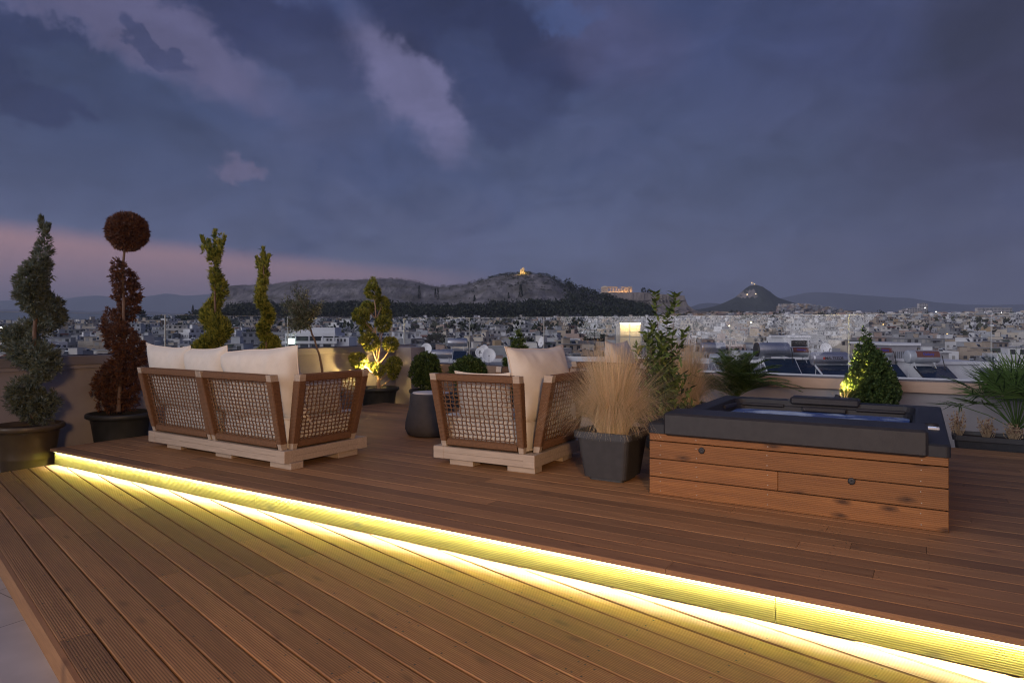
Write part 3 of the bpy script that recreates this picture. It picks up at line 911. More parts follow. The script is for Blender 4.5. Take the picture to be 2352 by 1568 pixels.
cladding('side_cladding', Matrix.Translation((TW, 0, 0)) @ Matrix.Rotation(R(90), 4, 'Z'), TD, {1: [1.1]})
cladding('side_cladding', Matrix.Translation((0, TD, 0)) @ Matrix.Rotation(R(-90), 4, 'Z'), TD, {2: [.8]})
mb = MB(); mb.box((TW / 2, TD / 2, .155), (TW - .046, TD - .046, .30)); mb.build('inner_frame', M['under'], tub)
M['acrylic'] = pmat('black_acrylic', (.018, .020, .026), (.024, .026, .032), scale=20, spec=.3, rough=.5, bump=.05, bscale=400)
M['pad'] = pmat('black_vinyl_pad', (.018, .018, .022), (.026, .026, .030), scale=20, spec=.4, rough=.48, bump=.12, bscale=350)
# rim ring (outer lip) with an inner opening and an inner basin
mb = MB(); zt_, zb_ = .558, .478
ox0, ox1, oy0, oy1 = -.012, TW + .012, -.012, 2.42
ix0, ix1, iy0, iy1 = .15, TW - .19, .335, 2.22
def rring(x0, x1, y0, y1, r, z, n=5):
    pts = []
    for (cx_, cy_, a0) in ((x1 - r, y0 + r, -90), (x1 - r, y1 - r, 0), (x0 + r, y1 - r, 90), (x0 + r, y0 + r, 180)):
        for k in range(n + 1):
            q = R(a0 + 90 * k / n); pts.append(Vector((cx_ + math.cos(q) * r, cy_ + math.sin(q) * r, z)))
    return pts
prof = [(ox0, ox1, oy0, oy1, .03, zb_), (ox0, ox1, oy0, oy1, .03, zt_ - .012), (ox0 + .012, ox1 - .012, oy0 + .012, oy1 - .012, .03, zt_),
        (ix0 - .015, ix1 + .015, iy0 - .015, iy1 + .015, .10, zt_ + .004), (ix0, ix1, iy0, iy1, .10, zt_), (ix0 + .01, ix1 - .01, iy0 + .01, iy1 - .01, .10, zt_ - .05),
        (ix0 + .018, ix1 - .018, iy0 + .018, iy1 - .018, .11, zt_ - .060), (ix0 + .05, ix1 - .05, iy0 + .05, iy1 - .05, .12, zt_ - .22),
        (ix0 + .18, ix1 - .18, iy0 + .18, iy1 - .18, .18, .02)]
vs = []; fs = []
for p in prof: vs += rring(*p)
n_ = 24
for k in range(len(prof) - 1):
    for i in range(n_):
        jx = (i + 1) % n_; fs.append((k * n_ + i, k * n_ + jx, (k + 1) * n_ + jx, (k + 1) * n_ + i))
fs.append(tuple((len(prof) - 1) * n_ + i for i in range(n_)))
mb.add(vs, fs, 0, False); mb.build('shell', M['acrylic'], tub)
# back part of the cladding depth (the shell is deeper than wide)
# folded cover pad along the front edge, headrest blocks at the back, pillow rests
mb = MB(); mb.bbox((TW / 2 + .005, .155, .556), (1.74, .37, .175), .016); mb.build('front_pad', M['pad'], tub)
mb = MB(); mb.bbox((TW / 2 + .02, iy1 + .05, .567), (.62, .20, .075), .015); mb.bbox((TW / 2 + .02, iy1 - .05, .49), (.40, .05, .05), .012); mb.build('headrest', M['pad'], tub)
for xx in (.17 + .26, TW - .2 - .28):
    mb = MB(); mb.tube([(xx - .2, iy1 - .03, .505), (xx + .2, iy1 - .03, .505)], .016, 10); mb.build('grab_bar', M['pad'], tub)
mb = MB(); mb.tube([(ix0 + .02, iy1 - .55, .52), (ix0 + .06, iy1 - .25, .52)], .018, 8); mb.build('grab_bar', M['pad'], tub)
mb = MB(); mb.bbox((TW - .085, .72, .566), (.10, .07, .016), .006); cp = mb.build('control_panel', M['white_paint'], tub)
M['screen'] = pmat('control_display', (.2, .25, .35), rough=.1, emis=(.55, .65, 1.0), estr=.5)
mb = MB(); mb.box((TW - .085, .72, .575), (.06, .035, .002)); mb.build('display', M['screen'], cp)
mb = MB(); mb.lathe([(.05, 0), (.05, .02), (.035, .028), (.001, .03)], 20, c=(TW - .085, .87, .562)); mb.build('diverter_knob', M['pad'], tub)
# water: surface emission stands in for the tub's underwater lights
def watermat():
    m = bpy.data.materials.new('lit_bubbling_water'); m.use_nodes = True; nt = m.node_tree; N = nt.nodes; L = nt.links
    b = N['Principled BSDF']; t = N.new('ShaderNodeTexCoord')
    n = N.new('ShaderNodeTexNoise'); n.inputs['Scale'].default_value = 2.2; n.inputs['Detail'].default_value = 6; n.inputs['Distortion'].default_value = .8
    L.new(t.outputs['Object'], n.inputs['Vector'])
    r = N.new('ShaderNodeMapRange'); r.inputs[1].default_value = .50; r.inputs[2].default_value = .72
    L.new(n.outputs[0], r.inputs[0])
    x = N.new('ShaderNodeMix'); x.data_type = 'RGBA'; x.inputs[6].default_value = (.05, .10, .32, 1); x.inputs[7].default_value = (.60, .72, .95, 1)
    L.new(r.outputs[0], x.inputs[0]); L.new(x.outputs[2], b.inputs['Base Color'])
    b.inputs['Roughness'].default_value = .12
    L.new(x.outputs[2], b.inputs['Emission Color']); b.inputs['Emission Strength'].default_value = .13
    n2 = N.new('ShaderNodeTexNoise'); n2.inputs['Scale'].default_value = 14; n2.inputs['Detail'].default_value = 3
    L.new(t.outputs['Object'], n2.inputs['Vector'])
    bp = N.new('ShaderNodeBump'); bp.inputs['Strength'].default_value = .3; bp.inputs['Distance'].default_value = .02
    L.new(n2.outputs[0], bp.inputs['Height']); L.new(bp.outputs[0], b.inputs['Normal'])
    return m
mb = MB(); ww = rring(ix0 + .046, ix1 - .046, iy0 + .063, iy1 - .063, .11, .462)
mb.add(ww, [tuple(range(len(ww)))]); mb.build('water', watermat(), tub)
for (xx, yy) in ():
    la = bpy.data.lights.new('tub_light', 'POINT'); la.energy = 1.1; la.color = (.45, .6, 1.0); la.shadow_soft_size = .05
    lo = bpy.data.objects.new('tub_light', la); lo.location = (xx, yy, .43); col.objects.link(lo); lo.parent = tub
# two black vent grommets on the cladding
for (xx, zz) in ((.41, .375), (1.42, .265)):
    mb = MB(); mb.lathe([(.024, 0), (.024, .006), (.017, .009), (.001, .006)], 16)
    mb.build('vent_cap', M['pad'], tub, Matrix.Translation((xx, 0, zz)) @ Matrix.Rotation(R(90), 4, 'X'))

# ======================= PLANTERS =======================
def square_planter(parent, s, h, mat=None):
    mb = MB(); prof = []
    a = s * .36
    def rr(hw, r, z): return rring(-hw, hw, -hw, hw, r, z, 4)
    ps = [(a * .82, .03, 0), (a * .82, .03, .025), (a, .04, .03), (s * .445, .05, h - .07), (s * .445, .05, h - .055), (s * .5, .06, h - .055), (s * .5, .06, h), (s * .455, .05, h), (s * .43, .05, h - .05)]
    vs = []; fs = []
    for hw, r, z in ps: vs += rr(hw, r, z)
    n_ = 20
    for k in range(len(ps) - 1):
        for i in range(n_):
            jx = (i + 1) % n_; fs.append((k * n_ + i, k * n_ + jx, (k + 1) * n_ + jx, (k + 1) * n_ + i))
    fs.append(tuple(n_ - 1 - i for i in range(n_)))
    mb.add(vs, fs); o = mb.build('planter', mat or M['black_plastic'], parent)
    vs = rr(s * .44, .05, h - .04)
    sb = MB(); sb.add(vs, [tuple(range(len(vs)))]); sb.build('soil', M['soil'], parent)
def round_pot(parent, r, h, mat, rim=.05):
    mb = MB()
    mb.lathe([(.01, .0), (r * .66, 0), (r * .68, .02), (r * .735, h * .30), (r * .742, h * .31), (r * .748, h * .36), (r * .745, h * .37), (r * .84, h * .80), (r * .855, h * .81),
              (r * .86, h - .06), (r * .93, h - .062), (r, h - .045), (r * 1.0, h - .012), (r * .975, h), (r * .90, h), (r * .87, h - .05), (r * .85, h - .06)], 48)
    mb.build('pot', mat, parent)
    sb = MB(); sb.lathe([(r * .87, h - .055), (r * .4, h - .045), (.001, h - .05)], 32, smooth=False); sb.build('soil', M['soil'], parent)
# ======================= FOLIAGE =======================
def diamonds(name, P, D, Nn, L, W, mats, midx, parent=None, bend=None):
    """leaf = folded diamond of 2 tris joined as one quad; arrays"""
    S = unit(np.cross(D, Nn)); 
    mid = P + D * (L * .45)[:, None]
    tip = P + D * L[:, None]
    if bend is not None: tip = tip + bend
    v = np.stack([P, mid + S * W[:, None], tip, mid - S * W[:, None]], axis=1).reshape(-1, 3)
    f = np.arange(len(P) * 4).reshape(-1, 4)
    return npmesh(name, v, f, mats, midx, parent, 4)
def blob_pts(blobs, n, shell=.45):
    """points spread through balls (p, r): returns positions and outward dirs"""
    w = np.array([b[1] ** 2.2 for b in blobs]); w = w / w.sum()
    idx = nr.choice(len(blobs), n, p=w)
    c = np.array([list(b[0]) for b in blobs])[idx]; r = np.array([b[1] for b in blobs])[idx]
    d = unit(nr.normal(size=(n, 3)))
    k = shell + (1 - shell) * nr.random(n) ** .5
    return c + d * (r * k)[:, None], d, idx
def conifer(name, parent, blobs, n, mats, L=.05, W=.007, up=.55, k=5, shell=.5, jit=.45, clump=True):
    blobs = [(b_[0], max(b_[1] - .62 * L, b_[1] * .55)) for b_ in blobs]
    P, D, idx = blob_pts(blobs, n, shell)
    if clump:   # pull sprigs into tufts so that light and dark clumps show
        nc = max(8, n // 26)
        C_, Dc, _ = blob_pts(blobs, nc, .78)
        # nearest clump centre by random grid of chunks
        best = np.zeros(n, dtype=int)
        for s in range(0, n, 2000):
            dd = ((P[s:s + 2000, None, :] - C_[None]) ** 2).sum(2); best[s:s + 2000] = dd.argmin(1)
        P = P * .62 + C_[best] * .38
    base = unit(D + np.array([0, 0, up]) + nr.normal(size=D.shape) * .25)
    # each sprig: k narrow leaves fanned around its direction
    Pk = np.repeat(P, k, 0) + np.repeat(base, k, 0) * (nr.random(n * k) * L * .7)[:, None]
    Dk = unit(np.repeat(base, k, 0) + nr.normal(size=(n * k, 3)) * jit)
    Nk = unit(nr.normal(size=(n * k, 3)))
    Lk = L * (.55 + .7 * nr.random(n * k)); Wk = W * (.7 + .6 * nr.random(n * k))
    mi = np.repeat(nr.choice(len(mats), n, p=None), k)
    return diamonds(name, Pk, Dk, Nk, Lk, Wk, mats, mi, parent)
def trunk(name, parent, pts, rad, mat, n=7):
    mb = MB(); 
    pts = [Vector(p) for p in pts]; rad = rad if isinstance(rad, list) else [rad * (1 - .5 * i / (len(pts) - 1)) for i in range(len(pts))]
    # subdivide with wobble
    P = []; Rr = []
    for i in range(len(pts) - 1):
        for k in range(4):
            t = k / 4; p = pts[i].lerp(pts[i + 1], t)
            P.append(p + Vector((noise.noise(p * 9), noise.noise(p * 9 + Vector((7, 0, 0))), 0)) * .008); Rr.append(rad[i] * (1 - t) + rad[i + 1] * t)
    P.append(pts[-1]); Rr.append(rad[-1])
    mb.tube(P, Rr, n); return mb.build(name, mat, parent)
def vpix(lst, sx, ox, oy, Y, root, depth=None, rs=None):
    """silhouette readings -> real ball centres round the plant's own axis, in its local frame"""
    res = []
    for i, (x, y, r) in enumerate(lst):
        X, Y_ = ox + x * sx, oy + y * sx
        d = 0 if depth is None else depth(i, x, y)
        p = at(X, Y_, Y + d) - root.location
        res.append((p, (r * sx) / FP * Y * (rs or 1.04)))
    return res
def dense(bl, step=.5):
    """fill in balls between successive ones when they nearly touch"""
    out_ = []
    for a, b2 in zip(bl[:-1], bl[1:]):
        out_.append(a); d = (a[0] - b2[0]).length
        if d < (a[1] + b2[1]) * 1.45:
            for t in (.33, .66): out_.append((a[0].lerp(b2[0], t), (a[1] * (1 - t) + b2[1] * t) * .84))
    out_.append(bl[-1]); return out_
J1 = [leafmat('grey_green_juniper', (.13, .165, .125), (.18, .22, .17)), leafmat('blue_green_juniper', (.16, .20, .175), (.22, .26, .22)), leafmat('olive_juniper', (.11, .13, .075), (.16, .18, .10))]
J2 = [leafmat('rust_brown_foliage', (.18, .078, .038), (.24, .11, .055)), leafmat('dark_brown_foliage', (.085, .042, .032), (.125, .06, .045)), leafmat('grey_brown_foliage', (.13, .08, .065), (.18, .11, .085))]
J3 = [leafmat('green_cypress', (.26, .30, .06), (.33, .37, .08)), leafmat('yellow_green_cypress', (.36, .37, .07), (.45, .45, .09)), leafmat('deep_green_cypress', (.07, .11, .028), (.11, .15, .035))]
BX = [leafmat('box_leaf', (.05, .10, .03), (.075, .135, .04)), leafmat('light_box_leaf', (.10, .16, .045), (.14, .21, .06)), leafmat('dark_box_leaf', (.03, .06, .022), (.045, .085, .028))]
def fingers(parent, paths, mats, n=420, L=.050, W=.0055, r=.007):
    bl = []
    for pth in paths:
        for a, b2 in zip(pth[:-1], pth[1:]):
            for t in (0, .25, .5, .75): bl.append((a.lerp(b2, t), r))
    return conifer('leader_shoots', parent, bl, n, mats, L=L, W=W, up=2.6, k=4, shell=.2, jit=.16, clump=False)
def potted(name, x, Y, label, cat, rimz, r, mat, group=None, mk=True):
    loc = at(x, HZ, Y); loc.z = ZT
    root = empty(name, loc); tag(root, label, cat, group)
    if mk: round_pot(root, r, rimz - ZT, mat)
    return root
# 1 grey-green spiral juniper, far left, big olive-brown pot
Y = 7.35
t1 = potted('spiral_juniper', 64, Y, 'grey-green spiral juniper in a large dark pot at the far left', 'potted topiary', .245, .345, M['brown_plastic'])
S1 = [(245, 95, 8), (247, 125, 16), (258, 170, 32), (262, 230, 42), (258, 290, 50), (240, 350, 62), (208, 420, 84), (180, 490, 92), (190, 545, 92), (240, 600, 96), (300, 640, 92), (330, 690, 62), (250, 745, 70),
      (150, 745, 70), (80, 770, 66), (110, 830, 92), (160, 880, 100), (240, 905, 98), (280, 955, 76), (250, 1010, 58), (200, 1050, 50), (130, 1100, 82), (110, 1165, 78), (190, 1180, 98), (262, 1180, 84), (190, 1240, 70), (270, 1240, 60)]
bl = vpix(S1, .3906, 0, 465.5, Y, t1, lambda i, x, y: .13 * math.sin(y / 95.0))
conifer('foliage', t1, dense(bl), 9000, J1, L=.050, W=.006)
trunk('trunk', t1, [at(75, 960, Y) - t1.location, at(73, 870, Y) - t1.location, at(80, 760, Y) - t1.location, at(88, 640, Y) - t1.location, at(93, 590, Y) - t1.location], .028, M['bark'])
# 2 rust-brown spiral with ball
Y = 8.2
t2 = potted('ball_topped_topiary', 277, Y, 'rust-brown dried spiral topiary with a round ball on top', 'potted topiary', .265, .375, M['dark_pot'])
S2 = [(700, 330, 22), (702, 370, 44), (715, 420, 66), (738, 470, 74), (750, 530, 84), (765, 590, 66), (770, 640, 60), (735, 665, 50), (670, 660, 62), (665, 720, 70), (690, 780, 88), (735, 830, 98), (780, 880, 84), (760, 935, 92), (700, 985, 96),
      (655, 1030, 92), (630, 1090, 92), (700, 1110, 110), (760, 1060, 80), (650, 1160, 84), (740, 1170, 74)]
bl = dense(vpix(S2, .3906, 0, 465.5, Y, t2, lambda i, x, y: .14 * math.sin(y / 85.0 + 1)))
ball = vpix([(750, 170, 105)], .3906, 0, 465.5, Y, t2)
P_, D_, _ = blob_pts(ball, 10, .2)
conifer('foliage', t2, bl, 7500, J2, L=.042, W=.006, up=.25)
conifer('foliage_ball', t2, ball * 1, 5600, J2, L=.046, W=.006, up=.05, shell=.3, clump=False)
trunk('trunk', t2, [at(272, 945, Y) - t2.location, at(278, 850, Y) - t2.location, at(285, 740, Y) - t2.location, at(283, 640, Y) - t2.location, at(286, 560, Y) - t2.location], .026, M['bark'])
# 3, 4 green spirals
def vp3(S, Y, root, dep, amp): return dense([(at(x, y, Y + amp * math.sin(y / dep)) - root.location, r * .92 / FP * Y) for x, y, r in S])
Y = 9.28
t3 = potted('spiral_cypress', 492, Y, 'taller green spiral cypress with spiky fingers on top behind the sofa', 'potted topiary', .25, .36, M['dark_pot'], 'green spiral cypresses')
S3 = [(462, 552, 3), (466, 565, 5), (472, 578, 8), (494, 535, 3), (493, 552, 6), (491, 570, 10), (516, 552, 3), (513, 566, 6), (506, 580, 10), (490, 588, 17), (493, 602, 13), (495, 613, 6), (493, 626, 11), (497, 640, 17), (503, 656, 20), (506, 674, 19),
      (500, 690, 15), (489, 704, 19), (481, 720, 24), (484, 736, 28), (500, 748, 28), (512, 762, 24), (500, 776, 26), (480, 790, 26), (464, 806, 28), (470, 826, 30), (490, 846, 30), (505, 866, 28)]
conifer('foliage', t3, vp3(S3, Y, t3, 34, .10), 9000, J3, L=.060, W=.006, up=.95, jit=.32)
fingers(t3, [[at(x, y, 9.28) - t3.location for x, y in p] for p in ([(478, 582), (468, 562), (461, 545)], [(485, 585), (480, 566), (478, 556)], [(492, 588), (494, 560), (494, 528)], [(500, 585), (503, 565), (504, 556)], [(505, 588), (512, 566), (518, 546)])], J3, 900)
trunk('trunk', t3, [at(492, 890, Y) - t3.location, at(495, 760, Y) - t3.location, at(494, 690, Y) - t3.location, at(494, 610, Y) - t3.location, at(492, 570, Y) - t3.location], .02, M['bark'])
Y = 10.0
t4 = potted('spiral_cypress', 612, Y, 'slimmer yellow-green spiral cypress standing left of the olive tree', 'potted topiary', .25, .36, M['dark_pot'], 'green spiral cypresses')
S4 = [(604, 575, 3), (605, 588, 5), (607, 600, 9), (592, 603, 3), (596, 612, 6), (606, 616, 12), (607, 634, 13), (604, 652, 14), (600, 668, 13), (597, 684, 15), (602, 700, 16), (612, 714, 16), (618, 728, 16), (613, 742, 14), (604, 752, 15), (604, 766, 16),
      (613, 778, 17), (626, 788, 18), (628, 800, 18), (612, 808, 20), (598, 820, 20), (605, 840, 22), (618, 860, 22)]
conifer('foliage', t4, vp3(S4, Y, t4, 30, .08), 7500, [J3[0], J3[1], J3[1], J3[2]], L=.056, W=.006, up=.95, jit=.32)
fingers(t4, [[at(x, y, 10.0) - t4.location for x, y in p] for p in ([(606, 612), (605, 590), (604, 570)], [(600, 622), (593, 606), (589, 594)], [(612, 616), (616, 598), (619, 590)])], J3, 600)
fingers(t1, [[at(x, y, 7.35) - t1.location for x, y in p] for p in ([(97, 530), (95, 516), (94, 502)], [(103, 545), (108, 530), (112, 522)])], J1, 300)
trunk('trunk', t4, [at(612, 885, Y) - t4.location, at(612, 760, Y) - t4.location, at(604, 690, Y) - t4.location, at(606, 610, Y) - t4.location], .018, M['bark'])
# 5 olive standard
Y = 10.9
t5 = potted('olive_tree', 742, Y, 'young olive tree with a thin leaning trunk and loose grey-green crown', 'olive tree', .25, .34, M['dark_pot'])
OL = [leafmat('olive_leaf', (.12, .14, .085), (.17, .19, .12)), leafmat('silver_olive_leaf', (.20, .22, .165), (.27, .29, .22)), leafmat('dark_olive_leaf', (.06, .08, .045), (.09, .11, .06))]
def T5(x, y, d=0): return at(x, y, Y + d) - t5.location
tr5 = trunk('trunk', t5, [T5(742, 885), T5(740, 850), T5(733, 812), T5(722, 780), T5(712, 752)], [.020, .019, .017, .016, .015], M['bark'])
mb = MB(); tips = []
for k in range(54):
    q = nr.random() * 6.28; e = nr.random()
    x = 690 + math.cos(q) * 52 * e ** .5; y = 706 + math.sin(q) * 52 * e ** .5
    if k < 9: x, y = 655 + 14 * nr.random() + k * 4, 745 + 22 * nr.random()
    d = nr.uniform(-.34, .34) * (1 - e * .3)
    s = T5(712 - nr.random() * 8, 752 - nr.random() * 22); e_ = T5(x, y, d); m_ = s.lerp(e_, .5) + Vector((0, 0, .05 if k >= 9 else .07))
    pts = [s, s.lerp(m_, .6), m_, m_.lerp(e_, .6), e_]
    mb.tube(pts, [.007, .005, .004, .003, .0015], 4)
    for t in np.linspace(.25, 1, 9): tips.append((1 - t) ** 2 * s + 2 * t * (1 - t) * m_ + t * t * e_)
mb.build('branch', M['bark'], t5)
tp = np.array([list(p) for p in tips]); n = 6800
bi = nr.integers(0, len(tp), n); P = tp[bi] + nr.normal(size=(n, 3)) * .030
cen = np.array(list(T5(700, 735))); D = unit(unit(P - cen) * .8 + nr.normal(size=(n, 3)) * .6 + np.array([0, 0, .15]))
diamonds('foliage', P, D, unit(nr.normal(size=(n, 3))), nr.uniform(.035, .06, n), nr.uniform(.0045, .0075, n), OL, nr.integers(0, 3, n), t5)
# 6 pompom tree, lit from below
Y = 12.0
t6 = potted('pompom_tree', 870, Y, 'pompom-cut conifer lit gold from below in a black pot', 'potted topiary', .235, .365, M['dark_pot'])
def T6(x, y, d=0): return at(x, y, Y + d) - t6.location
pom = [(857, 642, 7, 0), (856, 655, 13, 0), (856, 671, 20, 0), (878, 698, 18, .12), (846, 706, 17, .14), (829, 726, 21, -.1), (887, 724, 16, .2), (880, 744, 20, -.15), (840, 757, 16, .15), (851, 786, 22, -.12), (834, 783, 12, -.05), (897, 790, 19, .02),
       (824, 828, 20, -.08), (812, 822, 12, -.05), (904, 838, 20, -.05), (903, 858, 15, 0), (871, 850, 15, -.14), (856, 842, 12, .05)]
for (x, y, r, d) in pom: pass
conifer('foliage', t6, [(T6(x, y, d), r * .93 / FP * Y) for x, y, r, d in pom], 8500, J3, L=.045, W=.006, up=.4, shell=.45)
tr = trunk('trunk', t6, [T6(869, 900), T6(870, 868), T6(870, 838), T6(866, 800), T6(862, 760), T6(863, 715), T6(858, 672)], [.035, .032, .024, .02, .016, .012, .008], M['pale_bark'])
mb = MB()
for pts in ([(870, 836, 0), (858, 818, -.08), (856, 795, -.1)], [(871, 834, 0), (886, 822, 0), (895, 800, 0)], [(869, 830, 0), (872, 790, -.06), (880, 755, -.14)], [(862, 765, 0), (850, 752, -.04), (835, 735, -.1)],
            [(863, 735, 0), (872, 715, .05), (878, 700, .1)], [(863, 732, 0), (852, 720, .08), (846, 710, .12)], [(870, 875, 0), (888, 862, -.04), (903, 845, -.05)], [(872, 888, 0), (890, 880, 0), (904, 862, 0)],
            [(869, 868, 0), (850, 850, -.04), (830, 835, -.08)], [(866, 790, 0), (878, 750, .1), (887, 730, .18)]):
    P = [T6(*p) for p in pts]; c = P[1]; q = [(1 - t) ** 2 * P[0] + 2 * t * (1 - t) * (c * 1.0) + t * t * P[2] for t in np.linspace(0, 1, 7)]
    mb.tube(q, [.014, .013, .012, .011, .009, .008, .006], 6)
mb.build('branch', M['pale_bark'], t6)
# 7-9 boxwoods on the back planting strip
def boxwood(name, x, Y, label, blobs, n, L, up, r=.30, cat='shrub', mats=BX, W=.008, group=None):
    root = potted(name, x, Y, label, cat, .205, r, M['black_plastic'], group)
    conifer('foliage', root, [(at(a, b2, Y + d) - root.location, rr_ / FP * Y) for a, b2, rr_, d in blobs], n, mats, L=L, W=W, up=up, shell=.35, k=4, jit=.6)
    trunk('trunk', root, [(0, 0, -ZT * .0 + .3), (0, 0, .9)], .02, M['bark'])
    return root
boxwood('boxwood_ball', 978, 11.9, 'round clipped boxwood ball in a pot, left of the shorter boxwood', [(978, 848, 36, 0), (978, 842, 34, 0), (966, 862, 28, 0), (990, 862, 28, 0), (978, 872, 28, 0), (960, 828, 12, 0), (978, 818, 12, 0), (996, 826, 12, 0)], 4200, .045, .8)
boxwood('boxwood_ball', 1075, 11.4, 'low wide boxwood showing just above the armchair rail', [(1075, 850, 32, 0), (1052, 854, 22, 0), (1100, 854, 22, 0), (1075, 834, 18, 0), (1056, 836, 12, 0), (1096, 838, 14, 0), (1040, 850, 10, 0), (1112, 852, 10, 0), (1075, 872, 34, 0)], 4000, .050, 1.0)
boxwood('conical_shrub', 1188, 10.9, 'upright conical green shrub with feathery tip behind the middle armchair', [(1190, 745, 3, 0), (1190, 758, 5, 0), (1176, 762, 3, 0), (1178, 775, 6, 0), (1191, 775, 9, 0), (1203, 782, 6, 0), (1188, 795, 15, 0), (1172, 808, 12, 0), (1205, 806, 12, 0), (1187, 818, 22, 0), (1168, 832, 15, 0), (1210, 830, 15, 0), (1188, 848, 33, 0), (1188, 875, 34, 0)], 5200, .050, 1.1)
bw = boxwood('conifer_bush', 2000, 8.22, 'bushy dark green cone behind the hot tub, its left side lit yellow', [(1987, 750, 4, 0), (1990, 765, 9, 0), (1982, 775, 8, 0), (1990, 785, 16, 0), (2003, 792, 10, 0), (1984, 805, 20, 0), (2006, 812, 20, 0), (1994, 830, 34, 0), (2000, 850, 44, 0), (1975, 866, 32, 0), (2032, 868, 26, 0), (2000, 880, 54, 0), (1965, 895, 32, 0), (2040, 898, 30, 0), (2000, 915, 60, 0), (2058, 880, 10, 0), (2060, 905, 12, 0), (2025, 815, 8, 0)], 9500, .036, .5, r=.34, W=.009, cat='shrub')
# ---- feather grasses ----
GR = [pmat('straw_grass', (.68, .50, .28), (.78, .60, .37), scale=3, rough=.7, trans=.3), pmat('pale_straw_grass', (.78, .64, .43), (.85, .73, .53), scale=3, rough=.7, trans=.3), pmat('green_straw_grass', (.30, .28, .11), (.40, .35, .16), scale=3, rough=.7, trans=.3)]
def grass(name, parent, n, h, spread, base_r, droop, seg=8, W=.0016, upright=.5, seedx=0, hvar=.35, z0=0.0):
    q = nr.random(n) * 2 * np.pi; b0 = base_r * nr.random(n) ** .5
    B = np.stack([np.cos(q) * b0, np.sin(q) * b0, np.full(n, z0)], 1)
    lean = np.abs(nr.normal(0, 1, n)); out_ = (nr.random(n) > upright)
    ln = np.where(out_, .35 + .9 * nr.random(n), .08 + .40 * nr.random(n) ** 1.3) * spread
    hh = h * np.where(out_, .42 + .5 * nr.random(n), 1.06 - hvar * 1.3 * nr.random(n) ** 1.1)
    dr = np.where(out_, droop * nr.random(n) * 1.6, .22 * nr.random(n))
    q2 = q + nr.normal(0, .55, n)
    dirx = np.stack([np.cos(q2), np.sin(q2), np.zeros(n)], 1)
    side = np.stack([-np.sin(q2 + nr.normal(0, .8, n)), np.cos(q2), np.zeros(n)], 1)
    V = []; 
    wob = nr.normal(0, .018, (n, 3))
    for s in range(seg + 1):
        t = s / seg
        out2 = (ln * (t ** 1.5 * .9 + .1 * t))[:, None] * dirx
        z = hh * (t * 1.15 - .15 * t * t) - dr * hh * t ** 3; z = np.where(t > .35, np.maximum(z, .05), z)
        p = B + out2 + wob * t * t * 1.5; p[:, 2] = z0 + z
        w = W * (1 - t * .75)
        V.append(p - side * w); V.append(p + side * w)
    V = np.stack(V, 1)   # n, 2(seg+1), 3
    k = 2 * (seg + 1); o_ = (np.arange(n) * k)[:, None]
    F = np.concatenate([o_ + np.array([2 * s, 2 * s + 1, 2 * s + 3, 2 * s + 2]) for s in range(seg)], 0)
    mi = np.tile(nr.choice(3, n, p=[.5, .35, .15]), seg)
    ob = npmesh(name, V.reshape(-1, 3), F, GR, mi, parent, 4)
    return ob
fg = empty('feather_grass', Vector((.874, 5.82, 0)), ANG)
tag(fg, 'golden feather grass in a square anthracite planter beside the hot tub', 'potted grass', 'feather grasses in planters')
square_planter(fg, .53, .42)
grass('grass_blades', fg, 7500, .82, .52, .13, .66, z0=.38, upright=.42, W=.0010)
fg2 = empty('feather_grass', Vector((2.05, 8.05, 0)), ANG)
tag(fg2, 'tall pale feather grass behind the laurel, left of the cycad palm', 'potted grass', 'feather grasses in planters')
square_planter(fg2, .46, .40)
grass('grass_blades', fg2, 4200, .88, .50, .18, .8, z0=.34, upright=.55, W=.0011)
# ---- laurel / pittosporum with tall stems ----
LB = [leafmat('laurel_leaf', (.085, .14, .035), (.13, .195, .055)), leafmat('bright_laurel_leaf', (.15, .22, .055), (.20, .28, .08)), leafmat('dark_laurel_leaf', (.028, .05, .018), (.045, .075, .026))]
Yl = 7.25
lau = empty('laurel_shrub', Vector(((1515 - CX) / FP * Yl, Yl, 0))); tag(lau, 'tall leafy laurel shrub with upright stems left of the hot tub', 'shrub')
square_planter(lau, .44, .38)
mbs = MB(); LP = []; LD = []
stems = [(1505, 672, 0, .9), (1533, 705, .1, 1), (1552, 672, -.1, 1), (1483, 765, -.1, .9), (1460, 790, .05, .6), (1520, 770, -.15, .9), (1497, 740, .15, .8), (1545, 850, -.15, .8), (1560, 865, -.2, .8), (1512, 845, -.2, .7), (1530, 800, .2, .8), (1500, 850, -.1, .7), (1575, 760, .2, .5)]
for (x, y, d, q) in stems:
    e_ = at(x, y, Yl + d) - lau.location; s = Vector((nr.uniform(-.08, .08), nr.uniform(-.08, .08), .34)); c = s.lerp(e_, .5) + Vector((nr.uniform(-.06, .06), nr.uniform(-.05, .05), 0))
    P = [(1 - t) ** 2 * s + 2 * t * (1 - t) * c + t * t * e_ for t in np.linspace(0, 1, 14)]
    mbs.tube(P, [.007 * (1 - .07 * i) for i in range(14)], 5)
    nl_ = int(150 * q)
    for k in range(nl_):
        t = .18 + .82 * nr.random() ** .8; 
        if y < 720 and .62 < t < .80 and nr.random() < .6: continue
        p = (1 - t) ** 2 * s + 2 * t * (1 - t) * c + t * t * e_
        a_ = nr.random() * 6.28; el_ = nr.uniform(.1, .9)
        LP.append(list(p)); LD.append([math.cos(a_), math.sin(a_), el_ * 1.2])
mbs.build('stem', M['bark'], lau)
n = 700   # denser leaves low down
cl = np.array([list(at(1520, 920, Yl) - lau.location)]); 
Pn = cl + nr.normal(size=(n, 3)) * np.array([.14, .14, .20]); LP = np.concatenate([np.array(LP), Pn]); LD = np.concatenate([np.array(LD), nr.normal(size=(n, 3)) * .8 + np.array([0, 0, .7])])
LD = unit(LD); n = len(LP)
